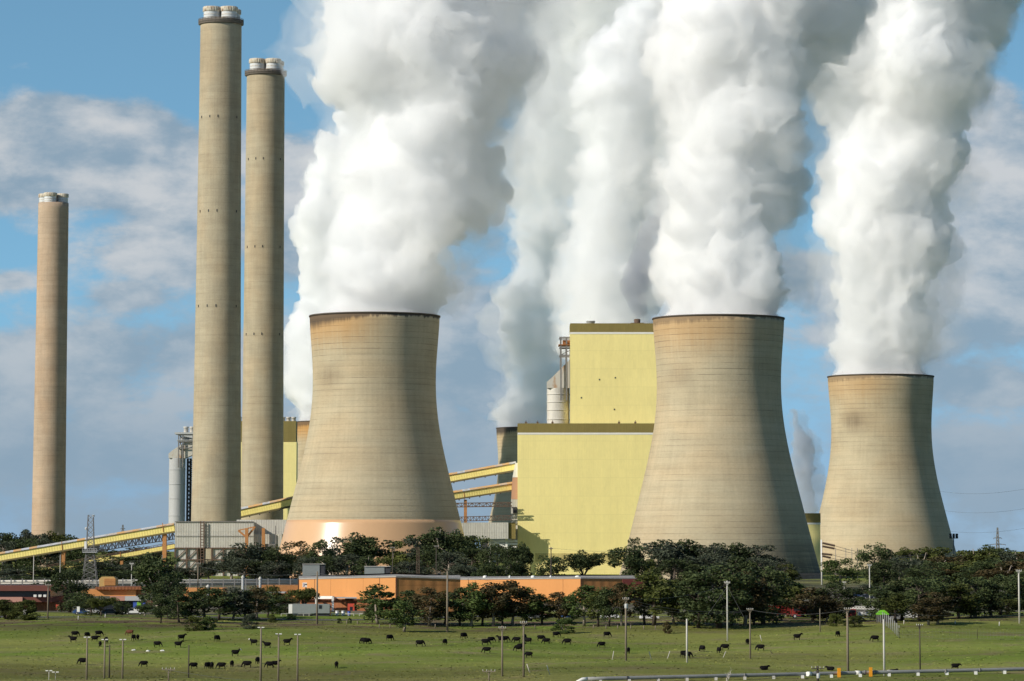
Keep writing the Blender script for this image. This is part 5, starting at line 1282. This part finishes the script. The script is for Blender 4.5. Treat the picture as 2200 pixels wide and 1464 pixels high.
# ------------------------------------------------------------------ cattle
def cow_mesh(pose, face=None, seed=0):
    rr = random.Random(seed); bm = bmesh.new()
    def chain(pts, n=10):
        q = MB(); V = []
        for (x,y,z,ry,rz) in pts:
            V.append([(x+0, y+ry*math.cos(2*math.pi*k/n), z+rz*math.sin(2*math.pi*k/n)) for k in range(n)])
        vs = [[bm.verts.new(v) for v in r] for r in V]
        for i in range(len(vs)-1):
            for k in range(n): bm.faces.new((vs[i][k],vs[i][(k+1)%n],vs[i+1][(k+1)%n],vs[i+1][k]))
        bm.faces.new(vs[0][::-1]); bm.faces.new(vs[-1])
    def limb(pts, rad):
        q = MB().tube(pts, rad, 8)
        vs = [bm.verts.new(v) for v in q.v]
        for f in q.f: bm.faces.new([vs[i] for i in f])
    lie = pose == 'lying'; zb = .95 if not lie else .42
    # trunk, tail end to chest
    chain([(-1.02,0,zb+.10,.10,.14),(-.92,0,zb+.06,.25,.27),(-.65,0,zb-.02,.36,.40),(-.2,0,zb-.07,.42,.46),(.25,0,zb-.06,.40,.46),(.6,0,zb,.33,.41),(.82,0,zb+.06,.20,.28),(.92,0,zb+.08,.10,.15)])
    if pose == 'grazing': nk = [(.70,0,zb+.16),(1.05,0,zb-.10),(1.28,0,zb-.40)]; hd = [(1.24,0,zb-.36),(1.34,0,zb-.55),(1.44,0,zb-.80)]
    elif pose == 'alert': nk = [(.70,0,zb+.16),(.98,0,zb+.36),(1.16,0,zb+.50)]; hd = [(1.08,0,zb+.50),(1.30,0,zb+.44),(1.56,0,zb+.30)]
    elif pose == 'lying': nk = [(.70,0,zb+.16),(.95,0,zb+.30),(1.10,0,zb+.38)]; hd = [(1.04,0,zb+.40),(1.24,0,zb+.32),(1.46,0,zb+.18)]
    else: nk = [(.70,0,zb+.16),(1.02,0,zb+.20),(1.22,0,zb+.22)]; hd = [(1.16,0,zb+.24),(1.36,0,zb+.12),(1.58,0,zb-.06)]
    limb(nk, [.27,.21,.16]); limb(hd, [.15,.14,.09])
    h0 = Vector(hd[0])
    for s in (-1,1): limb([h0+Vector((0,s*.1,.04)), h0+Vector((-.06,s*.30,.02))], [.06,.035])
    # legs
    def leg(x, y, front, sw):
        if lie: 
            limb([(x,y*1.3,.28),(x+(.25 if front else .3),y*1.9,.14),(x+(.02 if front else .62),y*2.0,.09)], [.14,.09,.06]); return
        if front: limb([(x,y,zb-.12),(x+sw*.3,y,.52),(x+sw*.35,y,.44),(x+sw*.75,y,.08),(x+sw*.75+.05,y,0.0)], [.15,.09,.075,.055,.075])
        else: limb([(x,y,zb-.05),(x+.12+sw*.2,y,.66),(x-.10+sw*.5,y,.42),(x-.02+sw*.85,y,.08),(x+.03+sw*.85,y,0.0)], [.20,.15,.075,.055,.075])
    sw = {'walking':.28,'grazing':.12,'alert':.08}.get(pose,.1)
    leg(.62,.19,True,sw); leg(.60,-.19,True,-sw); leg(-.74,.20,False,-sw); leg(-.76,-.20,False,sw)
    limb([(-1.0,0,zb+.24),(-1.10,.02,zb-.05),(-1.10,.03,zb-.42 if not lie else .12)], [.05,.035,.05])
    bmesh.ops.recalc_face_normals(bm, faces=bm.faces)
    me = bpy.data.meshes.new('cow'); bm.to_mesh(me); bm.free()
    o = bpy.data.objects.new('tmp', me); scene.collection.objects.link(o)
    md = o.modifiers.new('r','REMESH'); md.mode = 'VOXEL'; md.voxel_size = .042
    md = o.modifiers.new('s','SMOOTH'); md.iterations = 2; md.factor = .5
    r = bpy.data.meshes.new_from_object(o.evaluated_get(bpy.context.evaluated_depsgraph_get())); bpy.data.objects.remove(o)
    r.polygons.foreach_set('use_smooth', [True]*len(r.polygons)); r.name = 'cow'
    r.materials.clear(); r.materials.append(M['cow_brown' if face == 'brown' else 'cow_black']); r.materials.append(M['cow_white'])
    if face == 'white':
        c = Vector(hd[1])
        for p in r.polygons:
            if (p.center-c).length < .27 and abs(p.center.y) < .2: p.material_index = 1
    return r
COWS = {(p, f): cow_mesh(p, f) for p, f in (('grazing',None),('walking',None),('alert',None),('lying',None),('grazing','brown'),('alert','white'),('grazing','white'))}
POSE = dict(g='grazing', w='walking', a='alert', l='lying')
PW = dict(g='grazing head down', w='walking', a='standing head up', l='lying down')
HERDS = {   # x, y of the feet, pose, heading in degrees (0 = facing right, 180 = facing left), size
 'far left herd': [(161,1369,'g',10),(157,1381,'a',175),(187,1371,'g',60),(204,1379,'w',5),(212,1368,'g',20),(228,1383,'g',80),(215,1391,'g',100),(178,1429,'g',185),(279,1366,'gB',170),(287,1377,'g',75),(296,1376,'g',95)],
 'row along left bottom': [(309,1434,'g',190),(338,1391,'g',0),(383,1392,'a',0),(416,1438,'g',200),(446,1438,'g',60),(455,1438,'g',100),(476,1438,'g',185),(498.5,1434,'g',85),(531,1435.5,'g',180),(553.5,1427,'g',80),(580,1436,'g',183),(592,1434,'a',10)],
 'loose cattle left of centre': [(390,1377,'a',25),(466,1379,'g',60),(506,1411,'aW',10),(545,1387,'aW',178),(574,1393,'a',188),(617,1387,'a',5),(723,1436,'g',88),(782,1384,'g',150),(788,1385,'g',20),(837,1377,'g',40),(902,1390,'g',5),(956,1387,'g',70),(996,1373,'g',45)],
 'herd by two middle poles': [(1043,1387,'g',0),(1046,1404,'g',180),(1055,1381,'g',20),(1077,1381,'a',170),(1085,1380,'g',8),(1110,1382,'g',180),(1114,1400,'g',190),(1119,1396,'a',15),(1127,1376,'g',70),(1134,1384,'g',160),(1136,1414,'g',180),(1162,1378,'g',5),(1174,1384,'g',185),(1195,1370,'g',15),(1219,1386,'g',183)],
 'cattle below the warehouse': [(1293,1392,'g',200),(1304,1370,'g',20),(1350,1405,'g',80),(1470,1413,'g',30),(1477,1415,'g',0),(1509,1401,'g',120),(1545,1404,'g',110),(1558,1398,'g',185),(1606,1386,'g',75),(1634,1399,'g',178)],
 'few cattle at right': [(1642,1440,'l',10),(1713,1376,'a',0),(1784,1441,'l',170),(1800,1369,'g',60),(1880,1379,'g',185),(1919,1447,'l',20),(2053,1440,'w',0)],
}
for herd, lst in HERDS.items():
    for rank, (x, y, pz, hd_) in enumerate(sorted(lst)):
        f = {'B':'brown','W':'white'}.get(pz[1:]); p_ = POSE[pz[0]]
        g = ground(x, y); o = link(bpy.data.objects.new('cow', COWS[(p_, f)])); o.location = g; o.rotation_euler = (0,0,math.radians(hd_)); k = .98+.12*random.Random(x).random(); o.scale = (k*.73,k*.88,k*.92)
        tag(o, f"{'red brown' if f == 'brown' else 'white faced black' if f else 'black'} cow {PW[pz[0]]}, {ORD[rank]} from left in {herd}", 'cow', 'cattle grazing in the paddock')

# ------------------------------------------------------------------ vehicles
def car(kind, paint, label, px, base, rz=0., D=None, grp='parked vehicles'):
    g = ground(px, base) if D is None else Vector((at(px,1280,D).x, D, gz(at(px,1280,D).x, D)))
    name = {'car':'parked_car','van':'van','ute':'utility_truck','truck':'truck','ladder':'ladder_truck'}[kind]
    t = thing(name, label, {'car':'car','van':'van','ute':'ute'}.get(kind,'truck'), (g.x,g.y,g.z+.02), rz, grp)
    L, Wd, wr = {'car':(4.5,1.75,.33),'van':(5.2,1.95,.36),'ute':(5.2,1.85,.38),'truck':(8.2,2.4,.5),'ladder':(9.5,2.5,.52)}[kind]
    l = L/2; w = Wd/2
    if kind == 'car':
        body = [(-l,.35),(-l,.80),(-l+.15,.95),(l-1.3,.92),(l-.1,.74),(l,.5),(l,.3),(-l,.3)]; cab = [(-l+.35,.95),(-l+.95,1.42),(.35,1.44),(1.15,.93)]
    elif kind == 'van':
        body = [(-l,.35),(-l,2.0),(-l+.15,2.15),(1.3,2.15),(1.75,1.35),(l-.1,1.05),(l,.8),(l,.35)]; cab = [(.75,1.35),(.80,1.95),(1.30,1.97),(1.68,1.37)]
    elif kind == 'ute':
        body = [(-l,.45),(-l,.95),(.2,.95),(l-1.2,1.0),(l-.1,.85),(l,.6),(l,.4),(-l,.4)]; cab = [(.0,.97),(.10,1.65),(1.0,1.65),(1.6,1.0)]
    else:
        body = [(-l,.8),(-l,1.05),(l-2.2,1.05),(l-2.2,2.6),(l-.35,2.65),(l-.05,1.7),(l,1.5),(l,.55),(l-2.3,.55),(l-2.3,.8)]; cab = [(l-1.9,1.75),(l-1.9,2.4),(l-.45,2.42),(l-.22,1.75)]
    b1 = MB().prism(body, -w, w).build('body', M[paint], t)
    bv = b1.modifiers.new('bevel','BEVEL'); bv.width = .07; bv.segments = 2
    if kind in ('car','ute'):
        k = MB().prism(cab, -w+.10, w-.10).build('cabin', M[paint], t); bv = k.modifiers.new('bevel','BEVEL'); bv.width = .06; bv.segments = 2
        c0 = [(x*.94+.02, z-.06 if z > 1.2 else z+.04) for x,z in cab]; MB().prism(c0, -w+.085, w-.085).build('side_windows', M['glass'], t)
    else: MB().prism(cab, -w-.015, w+.015).build('side_windows', M['glass'], t)
    if kind == 'ute':
        q = MB(); 
        for x in np.linspace(-l+.1,-.1,7): q.box(x-.04,x+.04,-w-.03,-w+.03,.9,1.5)
        q.box(-l,0,-w-.03,-w+.03,1.45,1.55); q.box(-l,0,-w+.06,w-.06,1.0,1.5); q.build('tray_cage', M['white'], t)
    if kind == 'truck': MB().box(-l,l-2.5,-w,w,1.08,2.9).build('cargo_body', M[paint], t)
    if kind == 'ladder':
        MB().box(-l,l-2.6,-w,w,1.08,1.9).build('equipment_bay', M['car_white'], t)
        q = MB()
        for y_ in (-.5,.5):
            for z_ in (2.5,3.1): q.bar((-l-.4,y_,z_),(l-.6,y_,z_+.15),.12)
            for k in range(14): x = -l-.3+k*(L-.4)/14; q.bar((x,y_,2.5),(x+.33,y_,3.1),.08); q.bar((x+.33,y_,3.1),(x+.66,y_,2.5),.08)
        q.build('ladder', M['white'], t); MB().box(-.6,.6,-.6,.6,1.9,2.5).build('turntable', M['steel'], t)
    for x in (-l*.62, l*.62):
        for y_ in (-w+.08, w-.08):
            wh = MB().tube([(0,-.11,0),(0,.11,0)], wr, 16).build('wheel', M['tyre'], t); wh.location = (x,y_,wr)
            MB().tube([(0,-.125,0),(0,.125,0)], wr*.55, 12).build('rim', M['grey_metal'], wh)
    for y_ in (-w+.3, w-.3):
        zl = {'car':.68,'van':.95,'ute':.8}.get(kind,1.2); MB().box(l-.06,l+.015,y_-.16,y_+.16,zl-.09,zl+.09).build('headlight', M['white'], t)
    return t
car('ute','car_white','white caged ute parked right of the dark bushes, facing left', 288, 1321, math.pi)
car('car','car_dark','dark blue car half hidden under the olive shrub tree', 238, 1321, .1)
car('car','car_blue','blue car parked left of the orange shed trees', 176, 1321, .2)
car('car','car_white','white car behind the leaning trunk by the shed', 200, 1319, 0)
car('car','car_grey','silver car seen between trunks below the warehouse, left one', 1152, 1330, .1)
car('car','car_blue','blue car seen between trunks below the warehouse, middle one', 1225, 1330, 0)
car('car','car_white','white car seen between trunks below the warehouse, right one', 1310, 1330, 3.1)
car('car','car_red','small red car between trunks below the warehouse', 1160, 1328, 0)
car('car','car_white','pale car parked under the trees right of the warehouse end', 1395, 1332, .1)
car('car','car_blue','blue car with white roof on the grassy rise, left one', 1848, 1283, .1)
car('car','car_dark','dark blue car on the grassy rise beside another, right one', 1866, 1287, .3)
car('truck','car_red','dark red truck with boxy body left of the wire fence', 1684, 1329, 0)
car('truck','car_red','dark red truck parked closer to the tall timber pole', 1725, 1327, math.pi)
car('ladder','car_red','red and white ladder truck left of the lime green canopy', 1862, 1333, math.pi)
car('van','car_white','white van at the wood edge, left of two', 1946, 1330, 0)
car('van','car_white','white van at the wood edge, right of two', 1976, 1330, math.pi)
car('car','car_grey','grey car parked between the canopy and the white vans', 1922, 1333, .1)
g = ground(1896,1340); t = thing('canopy', 'bright lime green peaked canopy beside the ladder truck', 'canopy', g, 0)
q = MB(); w_ = 1.35; q.add([(-w_,-w_,2.2),(w_,-w_,2.2),(w_,w_,2.2),(-w_,w_,2.2),(-.5,0,3.0),(.5,0,3.0),(-w_,-w_,1.95),(w_,-w_,1.95),(w_,w_,1.95),(-w_,w_,1.95)], [(0,1,5,4),(1,2,5),(2,3,4,5),(3,0,4),(0,6,7,1),(1,7,8,2),(2,8,9,3),(3,9,6,0)]); q.build('fabric_roof', M['lime'], t)
for sx in (-1,1):
    for sy in (-1,1): MB().tube([(sx*1.25,sy*1.25,0),(sx*1.25,sy*1.25,2.1)], .05, 6).build('leg', M['steel'], t)
for k,(px,base,m_,lab) in enumerate(((676,1321,'maroon','small maroon drum on the grass by the white portal'),(708,1321,'valve','orange drum standing by the white portal leg'),(724,1322,'car_white','white drum before the brick wall, left one'),(737,1322,'car_white','white drum before the brick wall, right one'),(750,1323,'tarp_blue','blue drum beside the red doorway'))):
    g = ground(px, base); o = MB().lathe([(.40,0),(.42,.05),(.40,.1),(.40,.5),(.43,.52),(.40,.55),(.40,1.0),(.42,1.05),(.38,1.08),(0,1.08)], 14).build('storage_drum', M[m_], None); o.location = g; tag(o, lab, 'drum', 'drums by the workshop')
# low timber rail along the yard edge
t = thing('barrier_rail', 'low pale barrier rail along the yard below the site cabin', 'barrier', ground(640,1323), 0); o = Vector(t.location)
q = MB(); P_ = [ground(x,1324) for x in range(604,790,12)]
for a, c in zip(P_[:-1],P_[1:]): q.bar(a-o+Vector((0,0,.55)), c-o+Vector((0,0,.55)), .12, .2)
q.build('rail', M['concrete_pole'], t)
for p in P_: MB().box(-.07,.07,-.07,.07,-.1,.6).build('post', M['concrete_pole'], t).location = p-o
# dark fence at the streaked tower's foot
t = thing('yard_fence', 'dark palisade fence at the foot of the streaked tower', 'fence', at(1690,1240,1400), 0); o = Vector(t.location)
a, c = at(1690,1243,1400), at(1765,1243,1400); q = MB()
for k in range(30): p = a.lerp(c,k/29); z = gz(p.x,p.y); q.bar((p.x-o.x,p.y-o.y,z-o.z),(p.x-o.x,p.y-o.y,z-o.z+3.4),.16)
for zz in (.5,3.0): q.bar((a.x-o.x,a.y-o.y,gz(a.x,a.y)-o.z+zz),(c.x-o.x,c.y-o.y,gz(c.x,c.y)-o.z+zz),.2)
q.build('palisade', M['dark_steel'], t)
for px, py, lab in ((168,1323,'small white notice board on a post left of the road bend'),(53,1331,'white leaning notice board at the paddock edge below the shrubs')):
    g = ground(px, py); t = thing('notice_board', lab, 'sign', g, 0); MB().box(-.35,.35,-.03,.03,.9,2.2).build('board', M['white'], t); MB().tube([(0,.05,-.1),(0,.05,1.9)], .05, 6).build('post', M['steel'], t)

for k,(x,y) in enumerate(((287,1398),(318,1400),(349,1399))):
    g = ground(x,y); bm = bmesh.new(); bmesh.ops.create_icosphere(bm, subdivisions=2, radius=.38)
    for v in bm.verts: v.co = Vector((v.co.x*1.25, v.co.y, max(v.co.z*.62,-.1)))*(1+.25*math.sin(v.co.x*9+k*2)*math.cos(v.co.y*8+k))
    rm = bpy.data.meshes.new('white_boulder'); bm.to_mesh(rm); bm.free(); rm.materials.append(M['white'])
    o = link(bpy.data.objects.new('white_boulder', rm)); o.location = g
    tag(o, f'small white boulder lying in the cattle paddock, {ORD[k]} from left', 'boulder', 'white boulders in the paddock')
pole(105,1443,1492,'light','short white lamp post in the bottom left corner, taller one',.06,'concrete_pole','short lamp posts')
pole(119,1446,1490,'light','short white lamp post in the bottom left corner, shorter one',.05,'concrete_pole','short lamp posts')
